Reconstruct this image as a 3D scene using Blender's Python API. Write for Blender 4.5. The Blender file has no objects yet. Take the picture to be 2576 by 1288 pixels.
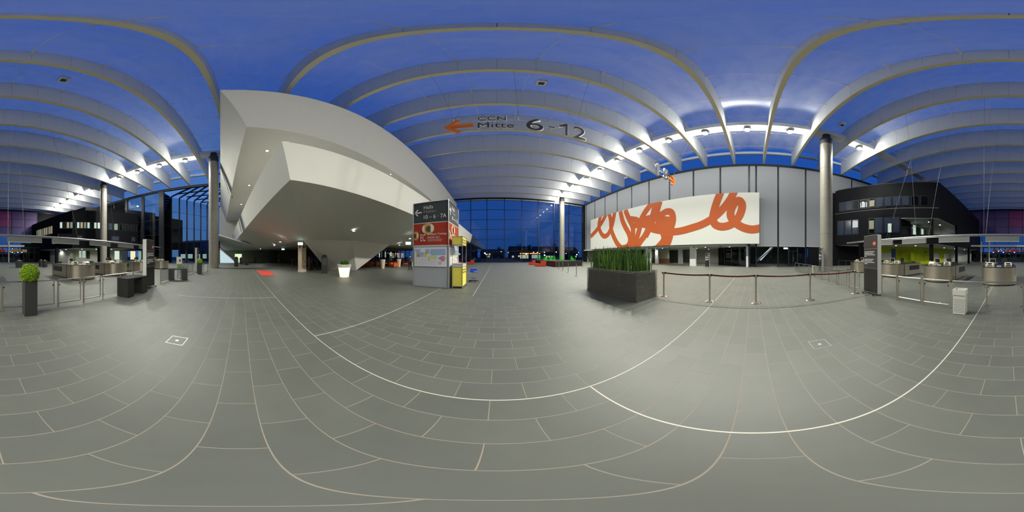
import bpy, bmesh, math, random
from math import sin, cos, tan, radians, pi, sqrt, atan2
from mathutils import Vector, Matrix

random.seed(7)
scene = bpy.context.scene
COL = scene.collection

# ---------------------------------------------------------------- camera
CAM_H = 1.6
AXIS_PX = 1250.0          # heading of the hall's long axis (+Y) in the panorama
cam = bpy.data.cameras.new('panorama_camera')
cam.type = 'PANO'
try:
    cam.panorama_type = 'EQUIRECTANGULAR'
except Exception:
    cam.cycles.panorama_type = 'EQUIRECTANGULAR'
cam.clip_start = 0.02
cam.clip_end = 2000
cam_o = bpy.data.objects.new('panorama_camera', cam)
COL.objects.link(cam_o)
cam_o.location = (0, 0, CAM_H)
cam_o.rotation_euler = (pi / 2, 0, -radians((1288 - AXIS_PX) / 2576 * 360))
scene.camera = cam_o

# ---------------------------------------------------------------- world: dusk sky
world = bpy.data.worlds.new('dusk_sky')
scene.world = world
world.use_nodes = True
nt = world.node_tree
nt.nodes.clear()
wo = nt.nodes.new('ShaderNodeOutputWorld')
bg = nt.nodes.new('ShaderNodeBackground')
tc = nt.nodes.new('ShaderNodeTexCoord')
sep = nt.nodes.new('ShaderNodeSeparateXYZ')
ramp = nt.nodes.new('ShaderNodeValToRGB')
ramp.color_ramp.elements[0].position = 0.0
ramp.color_ramp.elements[0].color = (0.020, 0.070, 0.24, 1)
ramp.color_ramp.elements[1].position = 0.9
ramp.color_ramp.elements[1].color = (0.018, 0.088, 0.43, 1)
e = ramp.color_ramp.elements.new(0.22)
e.color = (0.016, 0.080, 0.33, 1)
nt.links.new(tc.outputs['Generated'], sep.inputs[0])
nt.links.new(sep.outputs['Z'], ramp.inputs[0])
# the west, where the sun went down, still glows a little near the horizon
dot = nt.nodes.new('ShaderNodeVectorMath')
dot.operation = 'DOT_PRODUCT'
dot.inputs[1].default_value = (-0.93, -0.36, -0.05)
nt.links.new(tc.outputs['Generated'], dot.inputs[0])
mr_ = nt.nodes.new('ShaderNodeMapRange')
mr_.interpolation_type = 'SMOOTHSTEP'
mr_.inputs[1].default_value = 0.35
mr_.inputs[2].default_value = 1.0
nt.links.new(dot.outputs['Value'], mr_.inputs[0])
addc = nt.nodes.new('ShaderNodeMix')
addc.data_type = 'RGBA'
addc.blend_type = 'ADD'
addc.inputs[7].default_value = (0.07, 0.12, 0.16, 1)
nt.links.new(mr_.outputs[0], addc.inputs[0])
nt.links.new(ramp.outputs[0], addc.inputs[6])
nt.links.new(addc.outputs[2], bg.inputs[0])
bg.inputs[1].default_value = 1.0
nt.links.new(bg.outputs[0], wo.inputs[0])

# ---------------------------------------------------------------- exposure, light power
vs = scene.view_settings
vs.view_transform = 'Standard'
vs.look = 'None'
vs.exposure = 0.18
vs.gamma = 1.0
vs.use_curve_mapping = False
LAMP_COL = (0.98, 0.97, 0.84)
FLOOD_W = 3700.0
SPILL_W = 560.0
cy = scene.cycles
cy.max_bounces = 5
cy.diffuse_bounces = 4
cy.use_adaptive_sampling = True
cy.adaptive_threshold = 0.05
cy.glossy_bounces = 3
cy.transmission_bounces = 4
cy.transparent_max_bounces = 18
cy.caustics_reflective = False
cy.caustics_refractive = False
cy.sample_clamp_indirect = 4.0
cy.use_denoising = True

# ---------------------------------------------------------------- helpers
def lin(c):
    c = c / 255.0
    return c / 12.92 if c <= 0.04045 else ((c + 0.055) / 1.055) ** 2.4

def rgb(r, g, b):
    return (lin(r), lin(g), lin(b), 1.0)

def azimuth(px):
    return (px - AXIS_PX) / 2576 * 2 * pi

def floor_at(px, py):
    """point of the floor seen at this place of the photograph"""
    d = CAM_H / tan((py - 644) / 1288 * pi)
    a = azimuth(px)
    return (d * sin(a), d * cos(a))

def on_line(px, P0, P1):
    """point in plan where the heading px meets the wall line P0-P1"""
    a = azimuth(px)
    dx, dy = sin(a), cos(a)
    ex, ey = P1[0] - P0[0], P1[1] - P0[1]
    t = (P0[0] * dy - P0[1] * dx) / (ey * dx - ex * dy)
    return (P0[0] + ex * t, P0[1] + ey * t)

MATS = {}
def mat(name, col, rough=0.5, metal=0.0, var=0.05, scale=6.0, bump=0.0, spec=0.5, emit=None, emit_s=0.0, alpha=None, coat=0.0, stretch=None):
    m = bpy.data.materials.new(name)
    m.use_nodes = True
    n = m.node_tree.nodes
    l = m.node_tree.links
    p = n['Principled BSDF']
    p.inputs['Roughness'].default_value = rough
    p.inputs['Metallic'].default_value = metal
    p.inputs['Specular IOR Level'].default_value = spec
    if coat:
        p.inputs['Coat Weight'].default_value = coat
    t = n.new('ShaderNodeTexCoord')
    nz = n.new('ShaderNodeTexNoise')
    nz.inputs['Scale'].default_value = scale
    nz.inputs['Detail'].default_value = 4
    if stretch:
        mp = n.new('ShaderNodeMapping')
        mp.inputs['Scale'].default_value = stretch
        l.new(t.outputs['Object'], mp.inputs[0])
        l.new(mp.outputs[0], nz.inputs['Vector'])
    else:
        l.new(t.outputs['Object'], nz.inputs['Vector'])
    mx = n.new('ShaderNodeMix')
    mx.data_type = 'RGBA'
    mx.inputs[6].default_value = tuple(max(0, c * (1 - var)) for c in col[:3]) + (1,)
    mx.inputs[7].default_value = tuple(min(1, c * (1 + var)) for c in col[:3]) + (1,)
    l.new(nz.outputs['Fac'], mx.inputs[0])
    l.new(mx.outputs[2], p.inputs['Base Color'])
    if bump:
        b = n.new('ShaderNodeBump')
        b.inputs['Strength'].default_value = bump
        b.inputs['Distance'].default_value = 0.02
        l.new(nz.outputs['Fac'], b.inputs['Height'])
        l.new(b.outputs[0], p.inputs['Normal'])
    if emit:
        p.inputs['Emission Color'].default_value = emit
        p.inputs['Emission Strength'].default_value = emit_s
    MATS[name] = m
    return m

def glass_mat(name, tint=(0.82, 0.88, 0.9), ior=1.5, rough=0.0, refl=1.0):
    m = bpy.data.materials.new(name)
    m.use_nodes = True
    n = m.node_tree.nodes
    l = m.node_tree.links
    n.clear()
    o = n.new('ShaderNodeOutputMaterial')
    tr = n.new('ShaderNodeBsdfTransparent')
    nz = n.new('ShaderNodeTexNoise')
    nz.inputs['Scale'].default_value = 0.7
    tm = n.new('ShaderNodeMix')
    tm.data_type = 'RGBA'
    tm.inputs[6].default_value = tuple(c * 0.97 for c in tint) + (1,)
    tm.inputs[7].default_value = tuple(tint) + (1,)
    l.new(nz.outputs['Fac'], tm.inputs[0])
    l.new(tm.outputs[2], tr.inputs[0])
    gl = n.new('ShaderNodeBsdfGlossy')
    gl.inputs['Roughness'].default_value = rough
    fr = n.new('ShaderNodeFresnel')
    fr.inputs['IOR'].default_value = ior
    mu = n.new('ShaderNodeMath')
    mu.operation = 'MULTIPLY'
    mu.inputs[1].default_value = refl
    mix = n.new('ShaderNodeMixShader')
    l.new(fr.outputs[0], mu.inputs[0])
    l.new(mu.outputs[0], mix.inputs[0])
    l.new(tr.outputs[0], mix.inputs[1])
    l.new(gl.outputs[0], mix.inputs[2])
    l.new(mix.outputs[0], o.inputs[0])
    MATS[name] = m
    return m

class MB:
    """collects shapes into one mesh"""
    def __init__(self):
        self.v = []
        self.f = []
    def add(self, vs, fs):
        k = len(self.v)
        self.v += [tuple(p) for p in vs]
        self.f += [tuple(i + k for i in f) for f in fs]
        return self
    def box(self, x0, x1, y0, y1, z0, z1):
        return self.add([(x0, y0, z0), (x1, y0, z0), (x1, y1, z0), (x0, y1, z0), (x0, y0, z1), (x1, y0, z1), (x1, y1, z1), (x0, y1, z1)],
                        [(0, 3, 2, 1), (4, 5, 6, 7), (0, 1, 5, 4), (1, 2, 6, 5), (2, 3, 7, 6), (3, 0, 4, 7)])
    def bar(self, p, q, w, h, up=(0, 0, 1)):
        p, q = Vector(p), Vector(q)
        d = (q - p).normalized()
        u = Vector(up)
        s = d.cross(u)
        if s.length < 1e-4:
            s = d.cross(Vector((1, 0, 0)))
        s.normalize()
        u = s.cross(d).normalized()
        vs = []
        for c in (p, q):
            for a, b in ((-1, -1), (1, -1), (1, 1), (-1, 1)):
                vs.append(c + s * (a * w / 2) + u * (b * h / 2))
        return self.add(vs, [(0, 1, 2, 3), (7, 6, 5, 4), (0, 4, 5, 1), (1, 5, 6, 2), (2, 6, 7, 3), (3, 7, 4, 0)])
    def tube(self, p, q, r, n=10, r2=None):
        p, q = Vector(p), Vector(q)
        r2 = r if r2 is None else r2
        d = (q - p).normalized()
        s = d.cross(Vector((0, 0, 1)))
        if s.length < 1e-4:
            s = Vector((1, 0, 0))
        s.normalize()
        u = s.cross(d)
        vs = []
        for c, rr in ((p, r), (q, r2)):
            for i in range(n):
                a = 2 * pi * i / n
                vs.append(c + s * (rr * cos(a)) + u * (rr * sin(a)))
        fs = [(i, n + i, n + (i + 1) % n, (i + 1) % n) for i in range(n)]
        fs += [tuple(range(n)), tuple(reversed(range(n, 2 * n)))]
        return self.add(vs, fs)
    def path(self, pts, r, n=8):
        for a, b in zip(pts, pts[1:]):
            self.tube(a, b, r, n)
        return self
    def lathe(self, prof, n=32, c=(0, 0, 0)):
        vs, fs = [], []
        for r, z in prof:
            for i in range(n):
                a = 2 * pi * i / n
                vs.append((c[0] + r * cos(a), c[1] + r * sin(a), c[2] + z))
        m = len(prof)
        for j in range(m - 1):
            for i in range(n):
                i2 = (i + 1) % n
                fs.append((j * n + i, j * n + i2, (j + 1) * n + i2, (j + 1) * n + i))
        fs.append(tuple(reversed(range(n))))
        fs.append(tuple(range((m - 1) * n, m * n)))
        return self.add(vs, fs)
    def prism(self, poly, z0, z1):
        a = sum(poly[i][0] * poly[(i + 1) % len(poly)][1] - poly[(i + 1) % len(poly)][0] * poly[i][1] for i in range(len(poly)))
        if a < 0:
            poly = list(reversed(poly))
        n = len(poly)
        vs = [(x, y, z0) for x, y in poly] + [(x, y, z1) for x, y in poly]
        fs = [tuple(reversed(range(n))), tuple(range(n, 2 * n))]
        fs += [(i, (i + 1) % n, n + (i + 1) % n, n + i) for i in range(n)]
        return self.add(vs, fs)
    def slab(self, pts, t):
        """planar polygon in 3D thickened by t along its normal"""
        pts = [Vector(p) for p in pts]
        nrm = Vector((0, 0, 0))
        for i in range(len(pts)):
            nrm += pts[i].cross(pts[(i + 1) % len(pts)])
        nrm.normalize()
        n = len(pts)
        vs = pts + [p - nrm * t for p in pts]
        fs = [tuple(range(n)), tuple(reversed(range(n, 2 * n)))]
        fs += [(i, n + i, n + (i + 1) % n, (i + 1) % n) for i in range(n)]
        return self.add(vs, fs)
    def obj(self, name, m, parent=None, world=False, smooth=False):
        v = self.v
        if world and parent is not None:
            L = parent.location
            v = [(a - L.x, b - L.y, c - L.z) for a, b, c in v]
        me = bpy.data.meshes.new(name)
        me.from_pydata(v, [], self.f)
        me.update()
        if smooth:
            for p in me.polygons:
                p.use_smooth = True
            me.set_sharp_from_angle(angle=radians(35))
        return mesh_obj(name, me, m, parent)

def mesh_obj(name, me, m, parent=None):
    o = bpy.data.objects.new(name, me)
    if m is not None:
        me.materials.clear()
        me.materials.append(MATS[m] if isinstance(m, str) else m)
    COL.objects.link(o)
    if parent is not None:
        o.parent = parent
    return o

def tag(o, label, cat, group=None):
    o['label'] = label
    o['category'] = cat
    if group:
        o['group'] = group
    return o

def thing(name, label, cat, loc=(0, 0, 0), rz=0.0, group=None):
    o = bpy.data.objects.new(name, None)
    COL.objects.link(o)
    o.empty_display_size = 0.2
    o.location = loc if len(loc) == 3 else (loc[0], loc[1], 0)
    o.rotation_euler = (0, 0, rz)
    return tag(o, label, cat, group)

def struct(o):
    o['kind'] = 'structure'
    return o

def struct_empty(name, loc=(0, 0, 0)):
    o = bpy.data.objects.new(name, None)
    COL.objects.link(o)
    o.location = loc
    return struct(o)

def copy_tree(o, parent=None):
    c = o.copy()
    COL.objects.link(c)
    c.parent = parent
    for ch in list(o.children):
        copy_tree(ch, c)
    return c

def place(proto, loc, rz=0.0, label=None, group=None):
    c = copy_tree(proto)
    c.location = loc if len(loc) == 3 else (loc[0], loc[1], 0)
    c.rotation_euler = (0, 0, rz)
    if label:
        c['label'] = label
    if group:
        c['group'] = group
    return c

def text_mesh(body, size=1.0, extrude=0.0, offset=0.0, align='LEFT', spacing=1.0, line=1.0):
    cu = bpy.data.curves.new('lettering', 'FONT')
    cu.body = body
    cu.size = size
    cu.extrude = extrude
    cu.offset = offset
    cu.align_x = align
    cu.space_character = spacing
    cu.space_line = line
    cu.resolution_u = 4
    t = bpy.data.objects.new('lettering', cu)
    COL.objects.link(t)
    dg = bpy.context.evaluated_depsgraph_get()
    me = bpy.data.meshes.new_from_object(t.evaluated_get(dg))
    bpy.data.objects.remove(t)
    bpy.data.curves.remove(cu)
    return me

def fit_text(me, M):
    """turn XY-plane lettering into place: M maps (x, y, z) to a point"""
    me.transform(M)
    me.update()
    return me

def frame_matrix(origin, ux, uy):
    ux, uy = Vector(ux), Vector(uy)
    uz = ux.cross(uy)
    return Matrix(((ux.x, uy.x, uz.x, origin[0]), (ux.y, uy.y, uz.y, origin[1]), (ux.z, uy.z, uz.z, origin[2]), (0, 0, 0, 1)))

def bounds(me):
    xs = [v.co.x for v in me.vertices]
    ys = [v.co.y for v in me.vertices]
    return min(xs), max(xs), min(ys), max(ys)

def letters_in(name, body, m, origin, ux, uy, w=None, h=None, extrude=0.004, offset=0.0, parent=None, align='LEFT'):
    """lettering whose own box is w wide and h high with its lower left corner at origin"""
    me = text_mesh(body, 1.0, 0.0, offset, align)
    x0, x1, y0, y1 = bounds(me)
    sx = (w / (x1 - x0)) if w else (h / (y1 - y0))
    sy = (h / (y1 - y0)) if h else sx
    me.transform(Matrix.Translation((-x0, -y0, 0)))
    me.transform(Matrix.Diagonal((sx, sy, 1, 1)))
    if extrude:
        bm = bmesh.new()
        bm.from_mesh(me)
        r = bmesh.ops.extrude_face_region(bm, geom=bm.faces[:])
        bmesh.ops.translate(bm, vec=(0, 0, extrude), verts=[g for g in r['geom'] if isinstance(g, bmesh.types.BMVert)])
        bmesh.ops.recalc_face_normals(bm, faces=bm.faces[:])
        bm.to_mesh(me)
        bm.free()
    me.transform(frame_matrix(origin, ux, uy))
    if parent is not None:
        L = parent.location
        me.transform(Matrix.Translation((-L.x, -L.y, -L.z)))
    me.update()
    return mesh_obj(name, me, m, parent)

def light(name, kind, loc, power, col=(1, 1, 1), size=0.3, parent=None, rot=None, spot=None, size_y=None):
    d = bpy.data.lights.new(name, kind)
    d.energy = power
    d.color = col
    if kind == 'AREA':
        d.size = size
        if size_y:
            d.shape = 'RECTANGLE'
            d.size_y = size_y
    else:
        d.shadow_soft_size = size
    if kind == 'SPOT' and spot:
        d.spot_size = spot
        d.spot_blend = 0.7
    o = bpy.data.objects.new(name, d)
    COL.objects.link(o)
    o.location = loc
    if rot:
        o.rotation_euler = rot
    if parent is not None:
        o.parent = parent
    return o

# ---------------------------------------------------------------- materials
mat('rib_white', rgb(226, 229, 232), 0.55, var=0.03)
mat('rib_cream', rgb(226, 220, 190), 0.45, var=0.03)
mat('plaster_white', rgb(227, 226, 219), 0.75, var=0.025, scale=1.5, bump=0.03)
mat('plaster_joint', rgb(120, 120, 118), 0.7)
mat('white_paint', rgb(222, 222, 218), 0.5, var=0.02)
mat('blind_grey', rgb(146, 150, 157), 0.8, var=0.03, scale=14, stretch=(1, 1, 12))
mat('mullion_dark', rgb(38, 40, 45), 0.4, 0.3, var=0.1)
mat('dark_clad', rgb(17, 18, 23), 0.6, 0.0, var=0.12, scale=0.8, spec=0.12)
mat('wire_steel', rgb(120, 122, 126), 0.5, 0.2, var=0.05)
mat('dark_soffit', rgb(48, 48, 50), 0.6, var=0.1)
mat('concrete', rgb(150, 146, 136), 0.5, var=0.14, scale=2.2, bump=0.05)
mat('concrete_cap', rgb(62, 62, 64), 0.6, var=0.1)
mat('steel', rgb(196, 188, 174), 0.28, 1.0, var=0.08, scale=30, stretch=(1, 1, 30))
mat('steel_brushed', rgb(205, 197, 180), 0.33, 1.0, var=0.10, scale=7, stretch=(6, 6, 0.15))
mat('aluminium', rgb(190, 192, 192), 0.35, 0.9, var=0.05)
mat('black_plastic', rgb(24, 24, 26), 0.45, var=0.1)
mat('black_board', rgb(38, 38, 38), 0.35, var=0.12, scale=3)
mat('charcoal_panel', rgb(56, 56, 56), 0.4, var=0.06)
mat('light_grey_side', rgb(200, 200, 196), 0.45, var=0.03)
mat('white_print', rgb(235, 235, 232), 0.6, var=0.02)
mat('grey_print', rgb(150, 153, 155), 0.6, var=0.02)
mat('stop_red', rgb(205, 62, 34), 0.5, var=0.03)
mat('orange_sign', rgb(238, 120, 24), 0.45, var=0.03)
mat('sign_face', rgb(58, 60, 68), 0.5, var=0.05)
mat('sign_edge', rgb(225, 225, 222), 0.5, var=0.02)
mat('mural_white', rgb(218, 218, 212), 0.7, var=0.015)
mat('mural_orange', rgb(182, 84, 32), 0.7, var=0.04, scale=0.5)
mat('belt_red', rgb(92, 14, 16), 0.7, var=0.1, scale=30)
mat('slat_metal', rgb(124, 121, 114), 0.45, 0.3, var=0.2, scale=20, stretch=(1, 1, 1))
mat('planter_inner', rgb(30, 29, 28), 0.7, var=0.2)
mat('gravel', rgb(128, 122, 118), 0.9, var=0.4, scale=40)
mat('leaf_green', rgb(62, 98, 36), 0.5, var=0.45, scale=9)
mat('leaf_light', rgb(112, 146, 52), 0.5, var=0.3, scale=9)
mat('box_green', rgb(126, 158, 24), 0.6, var=0.35, scale=18)
mat('grass_ball_green', rgb(70, 120, 26), 0.65, var=0.35, scale=18)
mat('bin_cream', rgb(206, 206, 196), 0.5, var=0.03)
mat('red_seat', rgb(196, 58, 34), 0.55, var=0.05)
mat('orange_leather', rgb(190, 84, 34), 0.5, var=0.12)
mat('wood_brown', rgb(134, 92, 56), 0.5, var=0.2, scale=4, stretch=(1, 1, 8))
mat('dark_wood', rgb(74, 40, 28), 0.5, var=0.2, scale=4)
mat('lime_wall', rgb(184, 202, 22), 0.65, var=0.03)
mat('yellow_board', rgb(240, 226, 92), 0.5, var=0.02)
mat('kiosk_grey', rgb(168, 172, 178), 0.7, var=0.04, scale=3, bump=0.1, stretch=(6, 6, 0.7))
mat('kiosk_dark', rgb(62, 67, 72), 0.65, var=0.05)
mat('kiosk_red', rgb(176, 48, 22), 0.55, var=0.3, scale=1.4)
mat('map_paper', rgb(226, 228, 236), 0.5, var=0.01)
mat('map_blue', rgb(158, 182, 214), 0.5, var=0.03)
mat('map_green', rgb(196, 216, 140), 0.5, var=0.03)
mat('map_yellow', rgb(228, 200, 70), 0.5, var=0.05)
mat('map_orange', rgb(222, 156, 60), 0.5, var=0.05)
mat('map_purple', rgb(186, 130, 190), 0.5, var=0.04)
mat('map_pink', rgb(216, 184, 176), 0.5, var=0.04)
mat('drop_gold', rgb(206, 158, 84), 0.25, var=0.4, scale=2.5)
mat('drop_pale', rgb(232, 222, 196), 0.3, var=0.1)
mat('drop_dark', rgb(74, 42, 20), 0.3, var=0.3)
mat('blue_seat', rgb(20, 76, 210), 0.5, var=0.05)
mat('carpet_red', rgb(212, 62, 42), 0.9, var=0.06, scale=30)
mat('maroon_print', rgb(120, 28, 30), 0.6, var=0.02)
mat('ink', rgb(60, 52, 40), 0.6, var=0.02)
mat('machine_cream', rgb(214, 206, 184), 0.5, var=0.03)
mat('machine_dark', rgb(34, 36, 42), 0.3, var=0.1)
mat('counter_top', rgb(46, 48, 50), 0.25, 0.2, var=0.1)
mat('ceiling_white', rgb(205, 207, 202), 0.8, var=0.02)
mat('lobby_wall', rgb(196, 200, 192), 0.8, var=0.03)
mat('far_wall_olive', rgb(150, 152, 132), 0.8, var=0.05)
mat('drum_green', rgb(192, 198, 176), 0.75, var=0.03)
mat('purple_lit_blind', rgb(92, 70, 128), 0.5, var=0.12, scale=0.6)  # magenta lighting on the back blinds, painted into these three colours
mat('magenta_lit_blind', rgb(132, 52, 116), 0.5, var=0.15, scale=0.6)
mat('violet_lit_blind', rgb(72, 66, 120), 0.5, var=0.12, scale=0.6)
mat('banner_red', rgb(176, 44, 28), 0.6, var=0.08)
mat('banner_ochre', rgb(156, 116, 40), 0.6, var=0.08)
mat('night_ground', rgb(46, 48, 50), 0.9, var=0.2, scale=0.3)
mat('night_block', rgb(50, 54, 62), 0.85, var=0.2, scale=0.2)
mat('tree_dark', rgb(34, 42, 34), 0.9, var=0.4, scale=0.6)
mat('sign_box_grey', rgb(128, 130, 128), 0.5, 0.3, var=0.04)
mat('skin', rgb(206, 160, 132), 0.5, var=0.04)
mat('trouser_navy', rgb(26, 28, 44), 0.8, var=0.1, scale=20)
mat('jacket_grey', rgb(62, 62, 70), 0.8, var=0.1, scale=20)
mat('hair_brown', rgb(56, 42, 32), 0.7, var=0.2, scale=40)
mat('pot_cream', rgb(214, 204, 178), 0.6, var=0.05)
mat('grout', rgb(150, 140, 126), 0.9, var=0.1, scale=3)
mat('joint_white', rgb(206, 200, 186), 0.6, var=0.05)
mat('joint_dark', rgb(52, 52, 50), 0.7, var=0.05)
mat('poster_cream', rgb(214, 196, 170), 0.6, var=0.03)
mat('poster_blue', rgb(52, 80, 150), 0.5, var=0.4, scale=2)
mat('poster_green', rgb(120, 170, 60), 0.5, var=0.3, scale=2)
mat('shade_strip', rgb(112, 112, 116), 0.7, var=0.03)
def emitter(name, col, s):
    return mat(name, (col[0] * .25, col[1] * .25, col[2] * .25, 1), 0.5, emit=(col[0], col[1], col[2], 1), emit_s=s, var=0.0)
emitter('lamp_glow', (1.0, 0.97, 0.86), 90.0)
emitter('downlight_glow', (1.0, 0.98, 0.92), 9.0)
emitter('exit_glow', (0.55, 0.95, 0.9), 3.0)
emitter('blue_glow', (0.25, 0.5, 1.0), 4.0)
emitter('window_lit', (0.75, 0.95, 0.80), 0.55)
emitter('window_warm', (1.0, 0.86, 0.5), 0.7)
emitter('window_dim', (0.55, 0.8, 0.66), 0.16)
emitter('window_warm_dim', (0.9, 0.75, 0.45), 0.3)
mat('window_blue', rgb(52, 62, 82), 0.12, var=0.1, scale=1.5)
emitter('street_glow', (1.0, 0.93, 0.8), 5.0)
emitter('orange_glow', (1.0, 0.3, 0.05), 2.5)
emitter('red_glow', (1.0, 0.12, 0.08), 2.0)
mat('blade_lime', rgb(70, 235, 20), 0.4, var=0.15, scale=6)
emitter('stair_glow', (0.7, 0.93, 1.0), 0.62)
emitter('screen_glow', (0.7, 0.75, 0.8), 0.5)
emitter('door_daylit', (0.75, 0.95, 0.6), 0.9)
glass_mat('facade_glass', (0.72, 0.80, 0.84), 1.45)
glass_mat('clear_glass', (0.985, 0.992, 0.99), 1.35, refl=0.5)
glass_mat('clerestory_glass', (0.86, 0.9, 0.93), 1.3, refl=0.3)
glass_mat('dark_glass', (0.35, 0.42, 0.46), 1.5)

# roof membrane: clear film that lets the dusk through and catches some of the hall's light
def membrane_mat():
    m = bpy.data.materials.new('roof_film')
    m.use_nodes = True
    n = m.node_tree.nodes
    l = m.node_tree.links
    n.clear()
    o = n.new('ShaderNodeOutputMaterial')
    tr = n.new('ShaderNodeBsdfTransparent')
    tr.inputs[0].default_value = (0.9, 0.92, 0.96, 1)
    df = n.new('ShaderNodeBsdfDiffuse')
    df.inputs[0].default_value = (0.86, 0.88, 0.92, 1)
    gl = n.new('ShaderNodeBsdfGlossy')
    gl.inputs['Roughness'].default_value = 0.22
    gl.inputs[0].default_value = (0.9, 0.9, 0.95, 1)
    t = n.new('ShaderNodeTexCoord')
    nz = n.new('ShaderNodeTexNoise')
    nz.inputs['Scale'].default_value = 0.35
    nz.inputs['Detail'].default_value = 5
    mp = n.new('ShaderNodeMapping')
    mp.inputs['Scale'].default_value = (1, 2.2, 1)
    rp = n.new('ShaderNodeMapRange')
    rp.inputs[1].default_value = 0.3
    rp.inputs[2].default_value = 0.75
    rp.inputs[3].default_value = 0.34
    rp.inputs[4].default_value = 0.5
    l.new(t.outputs['Object'], mp.inputs[0])
    l.new(mp.outputs[0], nz.inputs['Vector'])
    l.new(nz.outputs['Fac'], rp.inputs[0])
    m1 = n.new('ShaderNodeMixShader')
    l.new(rp.outputs[0], m1.inputs[0])
    l.new(tr.outputs[0], m1.inputs[1])
    l.new(df.outputs[0], m1.inputs[2])
    fr = n.new('ShaderNodeFresnel')
    fr.inputs[0].default_value = 1.4
    m2 = n.new('ShaderNodeMixShader')
    l.new(fr.outputs[0], m2.inputs[0])
    l.new(m1.outputs[0], m2.inputs[1])
    l.new(gl.outputs[0], m2.inputs[2])
    l.new(m2.outputs[0], o.inputs[0])
    MATS['roof_film'] = m
membrane_mat()

# slate floor: tint per tile from the tile's place, so laid tiles and far floor agree
TILE_W, TILE_D, TILE_X0, TILE_Y0 = 0.6, 0.2985, -0.055, 0.413
def floor_mat(name, mortar):
    m = bpy.data.materials.new(name)
    m.use_nodes = True
    n = m.node_tree.nodes
    l = m.node_tree.links
    p = n['Principled BSDF']
    g = n.new('ShaderNodeNewGeometry')
    mp = n.new('ShaderNodeMapping')
    mp.inputs['Location'].default_value = (-TILE_X0 + 600 * TILE_W + 0.3, -TILE_Y0 + 600 * TILE_D, 0)
    l.new(g.outputs['Position'], mp.inputs[0])
    br = n.new('ShaderNodeTexBrick')
    br.offset = 0.5
    br.offset_frequency = 2
    br.squash = 1.0
    br.inputs['Color1'].default_value = rgb(94, 96, 89)
    br.inputs['Color2'].default_value = rgb(100, 102, 94)
    br.inputs['Mortar'].default_value = rgb(150, 143, 131) if mortar else rgb(97, 99, 91)
    br.inputs['Scale'].default_value = 1.0
    br.inputs['Mortar Size'].default_value = 0.0035 if mortar else 0.0
    br.inputs['Mortar Smooth'].default_value = 0.2
    br.inputs['Bias'].default_value = -0.1
    br.inputs['Brick Width'].default_value = TILE_W
    br.inputs['Row Height'].default_value = TILE_D
    l.new(mp.outputs[0], br.inputs['Vector'])
    nz = n.new('ShaderNodeTexNoise')
    nz.inputs['Scale'].default_value = 2.4
    nz.inputs['Detail'].default_value = 6
    nz.inputs['Roughness'].default_value = 0.65
    l.new(g.outputs['Position'], nz.inputs['Vector'])
    mr = n.new('ShaderNodeMapRange')
    mr.inputs[3].default_value = 0.86
    mr.inputs[4].default_value = 1.12
    l.new(nz.outputs['Fac'], mr.inputs[0])
    mu = n.new('ShaderNodeVectorMath')
    mu.operation = 'SCALE'
    l.new(br.outputs['Color'], mu.inputs[0])
    l.new(mr.outputs[0], mu.inputs['Scale'])
    l.new(mu.outputs[0], p.inputs['Base Color'])
    p.inputs['Roughness'].default_value = 0.5
    p.inputs['Specular IOR Level'].default_value = 0.55
    n2 = n.new('ShaderNodeTexNoise')
    n2.inputs['Scale'].default_value = 60
    n2.inputs['Detail'].default_value = 3
    l.new(g.outputs['Position'], n2.inputs['Vector'])
    b = n.new('ShaderNodeBump')
    b.inputs['Strength'].default_value = 0.12
    b.inputs['Distance'].default_value = 0.004
    l.new(n2.outputs['Fac'], b.inputs['Height'])
    l.new(b.outputs[0], p.inputs['Normal'])
    MATS[name] = m
floor_mat('slate_tile', False)
floor_mat('slate_far', True)

# ================================================================ the hall
XR, XL, YF, YB = 23.4, -30.6, 39.5, -50.0     # right, left, front, back walls
ZE = 16.4                                     # underside of the roof ribs
ZT = 19.5                                     # top of the roof ribs
BAY = 4.19
RIBS = [2.64 + k * BAY for k in range(9)] + [-1.55 - k * BAY for k in range(12)]
RIBS.sort()
MIDS = [0.545 + k * BAY for k in range(-11, 10)]

# ---------------------------------------------------------------- floor
R0, R1 = -22, 22
HX0, HX1 = TILE_X0 - 12 * TILE_W, TILE_X0 + 12 * TILE_W
HY0, HY1 = TILE_Y0 + R0 * TILE_D, TILE_Y0 + R1 * TILE_D
FX0, FX1, FY0, FY1 = -52.0, 42.0, -54.0, 41.0
m = MB()
for (x0, x1, y0, y1) in ((FX0, HX0, FY0, FY1), (HX1, FX1, FY0, FY1), (HX0, HX1, FY0, HY0), (HX0, HX1, HY1, FY1)):
    m.box(x0, x1, y0, y1, -0.3, 0.0)
floor = struct(m.obj('floor', 'slate_far'))
MB().box(HX0, HX1, HY0, HY1, -0.3, -0.0012).obj('grout_bed', 'grout', floor)
tiles = []
G = 0.0036
for r in range(R0, R1):
    ya, yb = TILE_Y0 + r * TILE_D, TILE_Y0 + (r + 1) * TILE_D
    off = 0.0 if r % 2 == 0 else TILE_W / 2
    k = -13
    while k < 13:
        xa = max(HX0, TILE_X0 + off + k * TILE_W)
        xb = min(HX1, TILE_X0 + off + (k + 1) * TILE_W)
        if xb - xa > 0.05:
            tiles.append((((xa + xb) / 2) ** 2 + ((ya + yb) / 2) ** 2, xa, xb, ya, yb))
        k += 1
tiles.sort()
def tile_box(mb, xa, xb, ya, yb, z1):
    return mb.box(xa + G, xb - G, ya + G, yb - G, -0.02, z1)
tile_meshes = []
for j in range(4):
    tm = MB()
    tile_box(tm, -TILE_W / 2, TILE_W / 2, -TILE_D / 2, TILE_D / 2, -0.0002 * j)
    t_ = tm.obj('floor_tile', 'slate_tile', floor)
    tile_meshes.append(t_)
used = 0
field = MB()
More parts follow.
